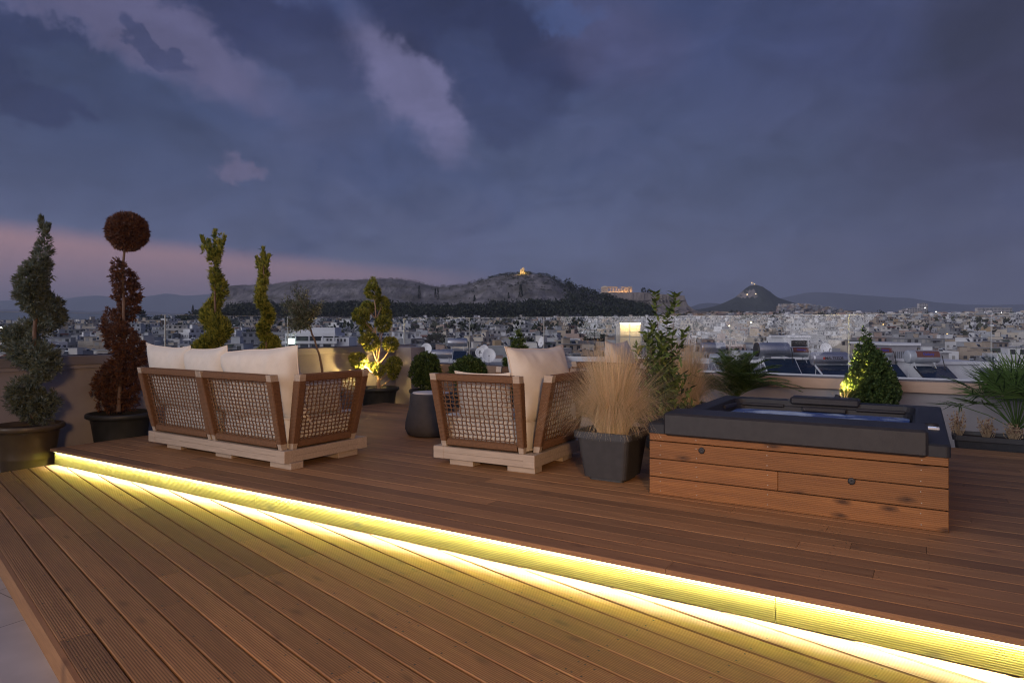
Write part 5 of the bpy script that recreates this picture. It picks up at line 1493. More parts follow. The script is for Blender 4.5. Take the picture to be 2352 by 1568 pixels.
def building(r, w, d, H, detail, parts=None):
    """returns dict part -> list of MB ; local: front faces -y (towards camera), z = 0 at roof level of main block"""
    P = {}
    def new(nm): m_ = MB(); P.setdefault(nm, []).append(m_); return m_
    wall = new('wall'); mats = None
    fl = 3.0; nf = max(1, int(H / fl)); vis = min(nf, detail['floors'])
    wall.box((0, 0, -H / 2), (w, d, H), m=0)
    wall.box((0, 0, .02), (w - .3, d - .3, .04), m=2)          # roof slab surface
    for (x, y, dx_, dy_) in ((0, -d / 2 + .1, w, .2), (0, d / 2 - .1, w, .2), (-w / 2 + .1, 0, .2, d - .4), (w / 2 - .1, 0, .2, d - .4)): wall.box((x, y, .42), (dx_, dy_, .84), m=0)
    feats = []
    faces = (('f', w, 0), ('l', d, 90), ('r', d, -90))
    styles = {}
    for nm, ln, rot in faces:
        Mr = Matrix.Rotation(R({'f': 0, 'l': -90, 'r': 90}[nm]), 4, 'Z'); off = (d if nm == 'f' else w) / 2
        st = r.choices(['bal', 'win', 'blank', 'part'], [.46, .18, .14, .22] if nm == 'f' else [.22, .24, .40, .14])[0]
        styles[nm] = st
        if st == 'blank': continue
        nb_ = max(2, int(ln / r.uniform(2.2, 3.2)))
        bx0, bx1 = -ln / 2 + r.uniform(0, .15) * ln, ln / 2 - r.uniform(0, .3) * ln
        if st == 'part': bx0, bx1 = (-ln / 2, r.uniform(-.1, .15) * ln) if r.random() < .5 else (r.uniform(-.15, .1) * ln, ln / 2)
        for k in range(vis):
            z0 = -fl * (k + 1)
            for i in range(nb_):
                u = -ln / 2 + ln * (i + .5) / nb_
                if r.random() < .12: continue
                ww_, hh = (r.uniform(1.2, 2.0), 2.15) if st in ('bal', 'part') and bx0 < u < bx1 else (r.uniform(.8, 1.3), 1.25)
                zc = z0 + (1.12 if hh > 2 else 1.6)
                mt = 1 if r.random() < .62 else 3
                if detail.get('lit') and r.random() < .012: mt = 4
                wall.add([Mr @ Vector((u - ww_ / 2, -off - .015, zc - hh / 2)), Mr @ Vector((u + ww_ / 2, -off - .015, zc - hh / 2)), Mr @ Vector((u + ww_ / 2, -off - .015, zc + hh / 2)), Mr @ Vector((u - ww_ / 2, -off - .015, zc + hh / 2))], [(0, 1, 2, 3)], mt)
            if st in ('bal', 'part'):
                b_ = new('balcony'); dep = 1.2; solid = r.random() < .7
                b_.box((((bx0 + bx1) / 2), -off - dep / 2, z0 + .0), (bx1 - bx0, dep, .18), Mr, m=0)
                if solid: b_.box(((bx0 + bx1) / 2, -off - dep + .05, z0 + .5), (bx1 - bx0, .08, .85), Mr, m=0)
                else:
                    b_.box(((bx0 + bx1) / 2, -off - dep + .05, z0 + .95), (bx1 - bx0, .05, .06), Mr, m=0)
                    for q in range(int((bx1 - bx0) / .9) + 1): b_.box((bx0 + .04 + q * .9, -off - dep + .05, z0 + .5), (.05, .04, .85), Mr, m=0)
                if r.random() < .22 and bx1 - bx0 > 3:
                    a_ = new('awning'); ax = r.uniform(bx0, bx1 - 2.6); L_ = r.uniform(2.4, min(5, bx1 - ax)); 
                    vs_ = [Vector((ax, -off - .05, z0 + 2.75)), Vector((ax + L_, -off - .05, z0 + 2.75)), Vector((ax + L_, -off - 1.5, z0 + 1.9)), Vector((ax, -off - 1.5, z0 + 1.9)), Vector((ax + L_, -off - 1.5, z0 + 1.7)), Vector((ax, -off - 1.5, z0 + 1.7))]
                    a_.add([Mr @ v for v in vs_], [(0, 3, 2, 1), (3, 5, 4, 2)], 0); feats.append('awning')
        if st == 'bal' and nm == 'f': feats.append('balconies')
    if styles['f'] == 'blank': feats.append('blank')
    if r.random() < .62:
        pd, pw_ = d * r.uniform(.45, .7), w * r.uniform(.55, .95); px = r.uniform(-1, 1) * (w - pw_) / 2; py = (d - pd) / 2 - .3
        ph = 3.0; pe = new('penthouse')
        pe.box((px, py, ph / 2), (pw_, pd, ph), m=0); pe.box((px, py - .25, ph + .08), (pw_ + .5, pd + .9, .16), m=2)
        for i in range(max(2, int(pw_ / 2.8))):
            u = px - pw_ / 2 + pw_ * (i + .5) / max(2, int(pw_ / 2.8)); y_ = py - pd / 2 - .015
            pe.add([(u - .8, y_, .15), (u + .8, y_, .15), (u + .8, y_, 2.35), (u - .8, y_, 2.35)], [(0, 1, 2, 3)], 1 if r.random() < .7 else 3)
        if r.random() < .4:
            a_ = new('awning'); L_ = min(pw_, r.uniform(3, 6)); y_ = py - pd / 2
            a_.add([(px - L_ / 2, y_ - .05, 2.8), (px + L_ / 2, y_ - .05, 2.8), (px + L_ / 2, y_ - 2.2, 2.1), (px - L_ / 2, y_ - 2.2, 2.1)], [(0, 3, 2, 1)], 0); feats.append('awning')
        feats.append('penthouse'); top = ph + .16
        tx, ty = px, py
    else: top, tx, ty = 0, 0, d * .1
    if r.random() < .6:
        h_ = new('stair_hut'); sx_ = tx + r.uniform(-.25, .25) * w * .6; h_.box((sx_, ty, top + 1.25), (r.uniform(2.4, 3.6), r.uniform(2.4, 3.4), 2.5), m=0); h_.box((sx_, ty, top + 2.56), (3.9, 3.7, .12), m=2); feats.append('hut')
    for k in range(r.choices([0, 1, 2, 3], [.3, .3, .25, .15])[0]):
        s_ = new('solar_heater'); sx_ = tx + r.uniform(-.35, .35) * w * .8; sy_ = ty + r.uniform(-.2, .1) * d
        vs_ = [Vector((sx_ - .6, sy_ - 1.1, top + .25)), Vector((sx_ + .6, sy_ - 1.1, top + .25)), Vector((sx_ + .6, sy_ - .1, top + 1.25)), Vector((sx_ - .6, sy_ - .1, top + 1.25))]
        s_.add(vs_, [(0, 1, 2, 3)], 1); s_.tube([Vector((sx_ - .65, sy_ + .1, top + 1.4)), Vector((sx_ + .65, sy_ + .1, top + 1.4))], .27, 8, m=0)
        if 'solar' not in feats: feats.append('solar')
    if detail.get('ant', True) and r.random() < .6:
        a_ = new('antenna'); sx_ = tx + r.uniform(-.4, .4) * w * .7; hh = r.uniform(2, 4.2)
        a_.box((sx_, ty, top + hh / 2), (.06, .06, hh)); 
        for q in (.7, .8, .9): a_.box((sx_, ty, top + hh * q), (.9 - .5 * (q - .6), .04, .04))
    return P, feats
ORD = ['first', 'second', 'third', 'fourth', 'fifth', 'sixth', 'seventh', 'eighth', 'ninth', 'tenth', 'eleventh', 'twelfth', 'thirteenth', 'fourteenth', 'fifteenth', 'sixteenth', 'seventeenth', 'eighteenth', 'nineteenth', 'twentieth']
def land(px):
    for lim, t in ((200, 'behind the grey-green spiral'), (345, 'behind the rust-brown topiary'), (445, 'above the left sofa cushion'), (545, 'behind the taller spiral cypress'), (640, 'behind the slim spiral cypress'), (760, 'behind the olive tree'),
                   (925, 'behind the pompom tree'), (1020, 'above the round boxwood'), (1135, 'above the satellite dishes'), (1235, 'behind the feathery conical shrub'), (1345, 'above the armchair cushion'), (1480, 'below the lit temple'), (1600, 'behind the tall laurel'),
                   (1725, 'above the cycad palm'), (1860, 'above the dark-ended steel tank'), (1945, 'above the lettered tank'), (2065, 'behind the lit bush'), (2180, 'above the red-banded tank'), (4000, 'behind the fan palm')):
        if px < lim: return t
rc = random.Random(2024)
def cells(y0, y1, step, rot, amax=.86):
    c, s = math.cos(rot), math.sin(rot); res = []
    n = int(y1 * 1.5 / step) + 2
    for i in range(-n, n):
        for k in range(-n, n):
            X, Y = (i * c - k * s) * step, (i * s + k * c) * step + 0
            if y0 <= Y < y1 and abs(X / Y) < amax: res.append((X, Y))
    return res
special = [(-.335, 205, 22), (.1755, 235, 13)]     # plots kept free for the long white institute and the lit block
TW_ = list(TONES)
near = []
for X, Y in cells(168, 900, 19.0, .32):
    a = X / Y
    if Y > curve([(-.9, 700), (-.48, 700), (-.42, 860), (.10, 880), (.20, 901), (1, 901)], a): continue
    if any(abs(X - A * B) < C and abs(Y - B) < 16 for A, B, C in special): continue
    if rc.random() < .10: continue
    near.append((X, Y))
near.sort(key=lambda p: p[1])
todo = []
trees = []
for X, Y in near:
    a = X / Y
    hv = rc.uniform(-3.4, 3.2) if Y < 500 else rc.uniform(-3.5, 3.8)
    if rc.random() < .05 and a < .3: trees.append((X, Y)); continue
    todo.append((X + rc.uniform(-1, 1), Y + rc.uniform(-1, 1), roofz(X, Y) + hv - 1.4))
# visibility estimate from the front: keep as things those whose roof band shows
hor = {}
order = []
for (X, Y, z) in todo:
    w = rc.uniform(12.5, 18.5); x0, x1 = CX + FP * (X - w / 2) / Y, CX + FP * (X + w / 2) / Y
    yt = HZ - (z + 2 - CZ) / Y * FP
    cols = range(int(x0 // 6), int(x1 // 6) + 1); vis = 0
    for c in cols:
        h = hor.get(c, 838)
        if yt < h: vis += (h - yt); hor[c] = yt
    vis = vis / max(1, len(cols)) * (x1 - x0)
    order.append((vis, X, Y, z, w))
ranked = sorted(range(len(order)), key=lambda i: -order[i][0])
thing_ids = set(i for i in ranked[:296] if order[i][0] > 0 and -30 < CX + FP * order[i][1] / order[i][2] < 2382)
farP = {}
def put(dst, mbs, mat_list, X, Y, z, rot, key):
    Mx = Matrix.Translation((X, Y, z)) @ Matrix.Rotation(rot, 4, 'Z')
    for m_ in mbs:
        D = dst.setdefault(key, MB()); k = len(D.v)
        D.v += [tuple(Mx @ Vector(v)) for v in m_.v]; D.f += [tuple(i + k for i in f) for f in m_.f]; D.m += m_.m; D.sm += m_.sm
MATS = lambda tone: {'wall': [WM[tone], M['win'], M['roofc'], M['shade'], M['lit']], 'balcony': [M['slab']], 'penthouse': [WM[tone], M['win'], M['roofc'], M['shade']], 'stair_hut': [WM[tone], M['win'], M['roofc']],
                     'solar_heater': [M['tank_paint'], M['solar']], 'antenna': [M['rail']]}
recs = []
for i, (vis, X, Y, z, w) in enumerate(order):
    d = rc.uniform(11.5, 15.5); rot = rc.choice([.32, .32, .32, -.25, .9, .0]) + rc.uniform(-.05, .05)
    tone = rc.choices(TW_, [.24, .16, .17, .12, .06, .08, .04, .13])[0]; H = 16
    isT = i in thing_ids
    fl = 4 if Y < 330 else (3 if Y < 600 else 2)
    P, feats = building(rc, w, d, H, {'floors': fl, 'ant': isT, 'lit': True})
    aw = rc.choice(list(AW))
    ML_ = MATS(tone); ML_['awning'] = [AW[aw]]
    if not isT:
        for nm, mbs in P.items():
            put(farP, mbs, None, X, Y, z, rot, (tone, nm) if nm in ('wall', 'penthouse', 'stair_hut') else ('', nm + (aw if nm == 'awning' else '')))
        continue
    if vis > 420 and len([1 for r_ in recs if r_[0].type == 'EMPTY']) < 130:
        root = empty('apartment_building', (X, Y, z), rot)
        for nm, mbs in P.items():
            for m_ in mbs: m_.build(nm, ML_[nm], root)
    else:
        # one mesh, all materials
        mm = MB(); allm = [WM[tone], M['win'], M['roofc'], M['shade'], M['lit'], M['slab'], M['tank_paint'], M['solar'], M['rail'], AW[aw]]
        mp_ = {'wall': [0, 1, 2, 3, 4], 'balcony': [5], 'penthouse': [0, 1, 2, 3], 'stair_hut': [0, 1, 2], 'solar_heater': [6, 7], 'antenna': [8], 'awning': [9]}
        for nm, mbs in P.items():
            for m_ in mbs:
                k = len(mm.v); mm.v += m_.v; mm.f += [tuple(q + k for q in f) for f in m_.f]; mm.m += [mp_[nm][q] for q in m_.m]; mm.sm += m_.sm
        root = mm.build('apartment_building', allm, None, Matrix.Translation((X, Y, z)) @ Matrix.Rotation(rot, 4, 'Z'))
    recs.append((root, tone, feats, CX + FP * X / Y, Y, aw))
# labels: tone + what stands out + where; duplicates get an order from the left
lab = {}
for root, tone, feats, px, Y, aw in recs:
    ft = 'with %s awning' % aw if 'awning' in feats else ('with stacked balconies' if 'balconies' in feats else ('with blank side wall' if 'blank' in feats else ('with rooftop heaters' if 'solar' in feats else ('with rooftop hut' if 'hut' in feats else 'with plain windows'))))
    row = 'near' if Y < 300 else ('middle-distance' if Y < 460 else 'far')
    lab.setdefault('%s %s block %s %s' % (row, tone, ft, land(px)), []).append((px, root))
for k, lst in lab.items():
    lst.sort(key=lambda t: t[0])
    for i, (px, root) in enumerate(lst):
        t = k if len(lst) == 1 else k + ', %s from left' % ORD[min(i, 19)]
        tag(root, t, 'apartment block', 'apartment blocks of the city')
# ---- distant city: boxes to 3.6 km on the right, one mass ----
def far_box(D, X, Y, z, w, d, H, rot, r, nfl):
    tone = r.choices(TW_, [.14, .14, .16, .17, .11, .17, .05, .06])[0]
    m_ = MB(); m_.box((0, 0, -H / 2), (w, d, H), m=0)
    for k in range(nfl):
        zz = -3.0 * k - 1.6
        for s, o_, ln in ((0, d / 2, w), (1, w / 2, d)):
            nb_ = r.choice([1, 1, 2, 3])
            for q in range(nb_):
                if r.random() < .15: continue
                a, b2 = -ln / 2 + ln * (q + .1) / nb_, -ln / 2 + ln * (q + .9) / nb_
                if s == 0: m_.add([(a, -o_ - .04, zz - .6), (b2, -o_ - .04, zz - .6), (b2, -o_ - .04, zz + .7), (a, -o_ - .04, zz + .7)], [(0, 1, 2, 3)], 1 if r.random() < .75 else 3)
                else: m_.add([(-o_ - .04, b2, zz - .6), (-o_ - .04, a, zz - .6), (-o_ - .04, a, zz + .7), (-o_ - .04, b2, zz + .7)], [(0, 1, 2, 3)], 1)
    if r.random() < .6: m_.box((r.uniform(-.2, .2) * w, 0, 1.3), (w * r.uniform(.25, .7), d * .5, 2.6), m=0)
    if nfl > 1 and r.random() < .5: m_.box((0, -d / 2 - .5, -3.1), (w * .9, 1.0, 1.0), m=0)
    if r.random() < .010: m_.box((0, -d / 2 - .1, -2), (1.6, .2, 1.4), m=4)
    put(D, [m_], None, X, Y, z, rot, (tone, 'wall'))
for y0, y1, st, nfl in ((880, 1300, 20, 2), (1300, 2200, 27, 2), (2200, 3700, 42, 1)):
    for X, Y in cells(y0, y1, st, .32, .84):
        a = X / Y
        if a < .165 + (.0 if Y < 1450 else .105): continue
        if a < .20 and Y < 1000: pass
        if rc.random() < .12: continue
        far_box(farP, X, Y, roofz(X, Y) + rc.gauss(0, 1.8 + Y / 1900) - 1, st * rc.choice([.45, .6, .75, .9, 1.3]) * rc.uniform(.85, 1.15), st * rc.uniform(.5, .8), 16, rc.choice([.32, .32, -.2, .9]) + rc.uniform(-.06, .06), rc, nfl)
# houses climbing the flank of the cone hill
for _ in range(420):
    Y = rc.uniform(3300, 3900); x = rc.gauss(1845, 40); t = (x - 1790) / 140
    if not 1785 < x < 2010: continue
    ytop = 697 + 14 * max(0, (x - 1850)) / 120 + rc.uniform(0, 14)
    p = at(x, ytop, Y); far_box(farP, p.x, Y, p.z, rc.uniform(9, 18), 12, 14, rc.uniform(-.3, .3), rc, 2)
KM = {'wall': lambda t: [WM[t], M['win'], M['roofc'], M['shade'], M['lit']], 'penthouse': lambda t: [WM[t], M['win'], M['roofc'], M['shade']], 'stair_hut': lambda t: [WM[t], M['win'], M['roofc']]}
allM = []; big_ = MB()
for (tone, nm), D in farP.items():
    if nm in KM: ml = KM[nm](tone)
    elif nm.startswith('awning'): ml = [AW[nm[6:]]]
    elif nm == 'balcony': ml = [M['slab']]
    elif nm == 'solar_heater': ml = [M['tank_paint'], M['solar']]
    else: ml = [M['rail']]
    idx = []
    for m_ in ml:
        if m_ not in allM: allM.append(m_)
        idx.append(allM.index(m_))
    k = len(big_.v); big_.v += D.v; big_.f += [tuple(q + k for q in f) for f in D.f]; big_.m += [idx[q] for q in D.m]; big_.sm += D.sm
o = big_.build('distant_city', allM)
tag(o, 'dense mass of distant pale city blocks spreading to the foot of the hills', 'distant city', kind='stuff')
# ---- long white institute with a lit sign, behind the olive tree ----
Yi = 205
root = empty('institute_building', at(700, 765, Yi)); root.location.z = at(700, 765, Yi).z
tag(root, 'long low white building with open terrace and a glowing sign behind the olive tree', 'building')
def LI(x, y, d=0): return at(x, y, Yi + d) - root.location
def slabx(x0, x1, y0, y1, dep, yoff=0):
    a, b2 = LI(x0, y0), LI(x1, y1); return ((a.x + b2.x) / 2, yoff + dep / 2, (a.z + b2.z) / 2), (b2.x - a.x, dep, abs(a.z - b2.z))
mb = MB()
for args in ((655, 770, 765, 772, 12), (650, 775, 783, 789, 13, -1), (655, 770, 789, 850, 11)): mb.box(*slabx(*args))
mb.box(*slabx(662, 765, 752, 766, 8, 2)); mb.box(*slabx(735, 800, 775, 850, 10, 1)); 
for xx in (657, 680, 711, 742, 768): mb.box(*slabx(xx - 1.2, xx + 1.2, 771, 800, .5, -.6))
mb.build('wall', WM['white'], root)
mb = MB(); mb.box(*slabx(658, 768, 773, 783, .1, 5)); 
for xx in (664, 690, 716, 742): mb.box(*slabx(xx, xx + 18, 790, 803, .1, -.15))
for xx in (748, 756, 764, 772, 780, 788): mb.box(*slabx(xx, xx + 4, 778, 785, .1, .9))
mb.build('window', M['win'], root)
M['sign'] = pmat('lit_sign_white', (.9, .95, .9), emis=(.80, 1.0, .85), estr=2.2)
mb = MB(); mb.bbox(*slabx(665, 680, 776.5, 789.5, .3, -1.6), .05); mb.build('glowing_sign', M['sign'], root)
# ---- yellow lit block left of the laurel ----
Yb = 235
root = empty('lit_building', at(1447, 745, Yb)); tag(root, 'square block with warm yellow lit louvred wall, left of the laurel stems', 'building')
def slab2(x0, x1, y0, y1, dep, yoff=0):
    a, b2 = at(x0, y0, Yb) - root.location, at(x1, y1, Yb) - root.location; return ((a.x + b2.x) / 2, yoff + dep / 2, (a.z + b2.z) / 2), (b2.x - a.x, dep, abs(a.z - b2.z))
mb = MB(); mb.box(*slab2(1424, 1471, 743, 830, 9)); mb.build('wall', WM['cream'], root)
M['litwall'] = pmat('cream_louvre', (.62, .52, .36), (.70, .60, .42), scale=.6, rough=.8)
mb = MB()
for k in range(8): yy = 745.5 + k * 3.4; mb.box(*slab2(1424.5, 1470.5, yy, yy + 2.5, .12, -.16))
mb.build('louvre', M['litwall'], root)
M['striplamp'] = pmat('strip_lamp', (1, .8, .4), emis=(1, .78, .36), estr=9)
mb = MB(); mb.box(*slab2(1424, 1471, 741.5, 743.0, .5, -.7)); sl_ = mb.build('strip_lamp', M['striplamp'], root)
la = bpy.data.lights.new('strip_light', 'AREA'); la.shape = 'RECTANGLE'; la.size = 7; la.size_y = .3; la.energy = 620; la.color = (1, .72, .30)
lo = bpy.data.objects.new('strip_light', la); lo.location = slab2(1424, 1471, 743.3, 743.6, .1, -1.6)[0]; lo.rotation_euler = (R(28), 0, 0); col.objects.link(lo); lo.parent = root

# ======================= HILLS =======================
M['rock'] = pmat('grey_limestone_hill', (.10, .098, .10), (.33, .315, .32), scale=.05, rough=.95, c3=(.12, .115, .10), c3scale=.03, bump=1.0, bscale=.12, detail=10, stretch=(1, .5, .6))
M['rock2'] = pmat('acropolis_rock', (.27, .24, .22), (.36, .32, .29), scale=.05, rough=.95, c3=(.18, .16, .145), c3scale=.04, bump=.8, bscale=.2, stretch=(1, 1, .35))
M['scrub'] = pmat('dark_scrub_hill', (.035, .045, .035), (.06, .07, .055), scale=.02, rough=1, bump=.8, bscale=.1)
for nm_ in ('rock', 'rock2', 'scrub'):
    for n_ in M[nm_].node_tree.nodes:
        if n_.type == 'BUMP': n_.inputs['Distance'].default_value = 3.0
FT = [leafmat('dark_pine', (.022, .032, .022), (.035, .048, .03), trans=0), leafmat('cypress_green', (.016, .024, .018), (.026, .036, .024), trans=0), leafmat('dusty_tree_green', (.045, .055, .032), (.065, .075, .04), trans=0)]
YR = 1150.0
RID = [(505, 735), (520, 712), (526, 692), (532, 672), (545, 661), (575, 656), (612, 655), (650, 651), (700, 645), (760, 643), (820, 644), (880, 640), (930, 643), (965, 650), (988, 656), (1015, 660), (1050, 656), (1085, 651), (1120, 641), (1150, 634),
       (1185, 630), (1215, 629), (1240, 630), (1262, 634), (1282, 645), (1310, 661), (1350, 677), (1400, 692), (1440, 703), (1480, 714), (1520, 735)]
def ridge(x):
    return curve(RID, x) if x > RID[0][0] else 740
mb = MB(); nxh, nyh = 300, 46; vs = []
for j_ in range(nyh):
    t = j_ / (nyh - 1); Y = 850 + t * 560
    for i in range(nxh):
        x = 480 + (1545 - 480) * i / (nxh - 1)
        X = (x - CX) / FP * YR
        zr = (HZ - ridge(x)) / FP * YR + CZ
        tt = (Y - 850) / (YR - 850)
        base = roofz(X, 860) - 4
        if tt <= 1:
            p = .10 + .24 * sm(-.12, .30, tt) + .66 * sm(.28, 1.0, tt)
            cliff = 1 - sm(540, 640, x)
            p = p * (1 - cliff) + (.10 + .18 * sm(-.1, .3, tt) + .72 * sm(.5, .8, tt)) * cliff
        else: p = 1 - .5 * sm(1, 1.9, tt)
        z = base + (zr - base) * (p - .1) / .9
        nz_ = noise.fractal(Vector((X * .018, Y * .018, 3)), .9, 2.1, 5) * 5.5 + noise.noise(Vector((X * .09, Y * .09, 1))) * 1.6
        z += nz_ * min(1, max(.05, abs(tt - 1) * 3)) * (.4 if tt < .3 else 1) + (noise.noise(Vector((X * .07, 0, 9))) * .9 if .9 < tt < 1.1 else 0)
        vs.append((X, Y, z))
fs = [(j_ * nxh + i, j_ * nxh + i + 1, (j_ + 1) * nxh + i + 1, (j_ + 1) * nxh + i) for j_ in range(nyh - 1) for i in range(nxh - 1)]
HV = vs
mb.add(vs, fs, 0, True); o = mb.build('rocky_hill', M['rock']); tag(o, 'long bare limestone hill ridge with a monument on its right summit', 'hill', kind='structure')
def hillz(X, Y):
    i = (X / YR * FP + CX - 480) / (1545 - 480) * (nxh - 1); j_ = (Y - 850) / 560 * (nyh - 1)
    i0, j0 = int(max(0, min(nxh - 2, i))), int(max(0, min(nyh - 2, j_))); return HV[j0 * nxh + i0][2]
# trees as clumped leaf masses
def far_tree(P, D, Lk, Wk, mi, c, h, r_, kind, n=None):
    n = n or (46 if kind == 'round' else 40)
    for _ in range(n):
        if kind == 'cyp':
            t = rc.random() ** .9; rr = r_ * (1 - t) ** .7 * (.35 + .65 * min(1, t * 6)); q = rc.random() * 6.28
            p = (c[0] + math.cos(q) * rr, c[1] + math.sin(q) * rr, c[2] + t * h * .92); d = (math.cos(q) * .3, math.sin(q) * .3, 1)
        elif kind == 'pine':
            t = rc.random(); rr = r_ * (1 - t * .85) * (.5 + .5 * rc.random()); q = rc.random() * 6.28
            p = (c[0] + math.cos(q) * rr, c[1] + math.sin(q) * rr, c[2] + h * (.12 + .85 * t)); d = (math.cos(q), math.sin(q), .2)
        else:
            u = (rc.gauss(0, 1), rc.gauss(0, 1), rc.gauss(0, 1)); l = math.sqrt(sum(a * a for a in u)) + 1e-6; k = rc.uniform(.55, 1.05)
            p = (c[0] + u[0] / l * r_ * k, c[1] + u[1] / l * r_ * k, c[2] + h * .58 + u[2] / l * h * .42 * k); d = (u[0] / l, u[1] / l, u[2] / l + .3)
        P.append(p); D.append(d); s = r_ * (.55 if kind != 'cyp' else .7); Lk.append(s * rc.uniform(.8, 1.5)); Wk.append(s * rc.uniform(.3, .5)); mi.append(1 if kind == 'cyp' else rc.choice([0, 0, 2]) if kind == 'round' else rc.choice([0, 1]))
def flush_trees(name, lists, label=None, cat=None, group=None, kind=None, origin=None):
    P, D, Lk, Wk, mi = lists; P = np.array(P, float); D = unit(np.array(D, float)); n = len(P)
    if origin is not None: P = P - np.array(origin)
    o = diamonds(name, P, D, unit(nr.normal(size=(n, 3))), np.array(Lk), np.array(Wk), FT, np.array(mi))
    if origin is not None: o.location = origin
    return tag(o, label, cat, group, kind)
# forest belt along the foot and right flank
F_ = ([], [], [], [], [])
for _ in range(5200):
    x = rc.uniform(520, 1500); Y = rc.uniform(858, 1010); t = (Y - 858) / 152
    top = curve([(520, .52), (640, .50), (800, .60), (900, .55), (1100, .45), (1200, .50), (1290, .75), (1330, 1.25), (1500, 2.2)], x) * (1 + .25 * noise.noise(Vector((x * .03, 5, 0))))
    if t > top: 
        if x < 1300: continue
    if x > 1300: Y = rc.uniform(858, 1150)
    X = (x - CX) / FP * Y
    k = rc.choices(['round', 'pine', 'cyp'], [.6, .28, .12])[0]; h = rc.uniform(6, 11) if k == 'round' else rc.uniform(9, 15)
    far_tree(*F_, (X, Y, hillz(X, Y) - .5), h, h * (.5 if k == 'round' else .26 if k == 'pine' else .11), k, 22)
for _ in range(1300):     # scrub on the slopes of the summit, and dotted along the crest
    x = rc.gauss(1200, 85); Y = rc.uniform(1030, 1155)
    if noise.noise(Vector((x * .055, Y * .035, 3))) < -.05: continue
    X = (x - CX) / FP * YR; h = rc.uniform(2, 5); far_tree(*F_, (X, Y, hillz(X, Y) - .4), h, h * .62, 'round', 14)
for _ in range(420):
    x = rc.uniform(535, 1290); X = (x - CX) / FP * YR; Y = rc.uniform(1135, 1156); h = rc.uniform(1, 3); far_tree(*F_, (X, Y, hillz(X, Y) - .4), h, h * .7, 'round', 10)
for _ in range(260):     # far left wooded rise behind the left houses
    x = rc.uniform(395, 560); Y = rc.uniform(730, 800); p = at(x, curve([(395, 733), (430, 722), (455, 712), (500, 708), (560, 700)], x) + rc.uniform(2, 20), Y); h = rc.uniform(5, 9); far_tree(*F_, (p.x, p.y, p.z - h * .8), h, h * .55, 'round', 24)
for _ in range(200):
    x = rc.uniform(160, 400); Y = rc.uniform(700, 780); p = at(x, curve([(160, 736), (300, 733), (360, 724), (400, 724)], x) + rc.uniform(2, 14), Y); h = rc.uniform(4, 7); far_tree(*F_, (p.x, p.y, p.z - h * .8), h, h * .6, 'round', 22)
C_ = ([], [], [], [], [])
for _ in range(230):
    a = rc.uniform(-.45, .78); Y = rc.uniform(420, 1000) if a < .2 else rc.uniform(420, 2600) ; X = a * Y; h = rc.uniform(8, 13)
    if a < .2 and Y > 850: continue
    far_tree(*C_, (X, Y, roofz(X, Y) - h * .55), h, h * rc.uniform(.4, .7), 'round', 26)
flush_trees('city_greenery', C_, 'scattered dark treetops between the distant roofs', 'trees', kind='stuff')
flush_trees('hillside_wood', F_, 'dark mass of pines and cypresses along the foot of the rocky hill', 'wood', kind='stuff')
def single(kind, x, ybase, h_px, w_px, Y, name, label, cat='tree', group=None):
    c = at(x, ybase, Y); L = ([], [], [], [], [])
    far_tree(*L, (c.x, c.y, c.z), h_px / FP * Y, w_px / 2 / FP * Y, kind, 150)
    o = flush_trees('crown', L, None, None, None, None, (c.x, c.y, c.z))
    root = empty(name, (c.x, c.y, c.z)); o.location = (0, 0, 0); o.parent = root
    mb = MB(); mb.tube([(0, 0, -2), (0, 0, h_px * .4 / FP * Y)], .25, 5); mb.build('trunk', M['bark'], root)
    tag(root, label, cat, group)
CG = 'lone cypresses on the hill'
for i, (x, yb_, h_, w_, lb) in enumerate(((963, 690, 36, 7, 'tallest lone cypress on the hillside, left of the saddle'), (1000, 684, 22, 5, 'slim cypress on the slope just right of the tallest lone one'), (1006, 690, 30, 6, 'cypress in the saddle of the ridge between the summits'),
        (1196, 690, 38, 10, 'broad tall cypress below the monument'), (1168, 695, 24, 6, 'small narrow cypress low on the slope left of the broad one'), (1273, 652, 20, 6, 'cypress on the skyline right of the monument'), (1283, 660, 12, 7, 'short bushy cypress beside the skyline one'),
        (1090, 700, 22, 7, 'cypress rising from the wood under the middle of the ridge'), (1320, 672, 12, 8, 'pointed pine on the descending right ridge'))):
    single('cyp', x, yb_, h_, w_, 1010 if yb_ > 675 else 1140, 'cypress_tree', lb, 'cypress', CG)
for x, h_, lb in ((443, 22, 'slim cypress on the far left wooded rise'), (487, 20, 'second slim cypress on the left rise, next to the spiral topiary'), (466, 12, 'shortest cypress on the far left rise')):
    single('cyp', x, 722, h_, 6, 735, 'cypress_tree', lb, 'cypress', CG)
single('round', 311, 744, 27, 40, 640, 'umbrella_pine', 'dark umbrella pine standing alone above the houses between the two left topiaries')
single('pine', 340, 775, 32, 12, 420, 'city_conifer', 'dark conifer between the houses left of the rust-brown topiary')
ti = 0
tl = {}
for X, Y in trees:
    px = CX + FP * X / Y
    if not (0 < px < 2352) or ti >= 26: continue
    z = groundz(X, Y) ; h = rc.uniform(15, 18.5)
    c = (X, Y, z + h - 8)
    L = ([], [], [], [], []); far_tree(*L, c, 8, rc.uniform(3.2, 5), 'round', 170)
    o = flush_trees('street_tree', L, None, None, None, None, c); ti += 1
    tl.setdefault('bushy green tree between city blocks %s' % land(px), []).append((px, o))
for k, lst in tl.items():
    lst.sort(key=lambda t: t[0])
    for i, (px, o) in enumerate(lst): tag(o, k if len(lst) == 1 else k + ', %s from left' % ORD[i], 'tree', 'trees among the city blocks')
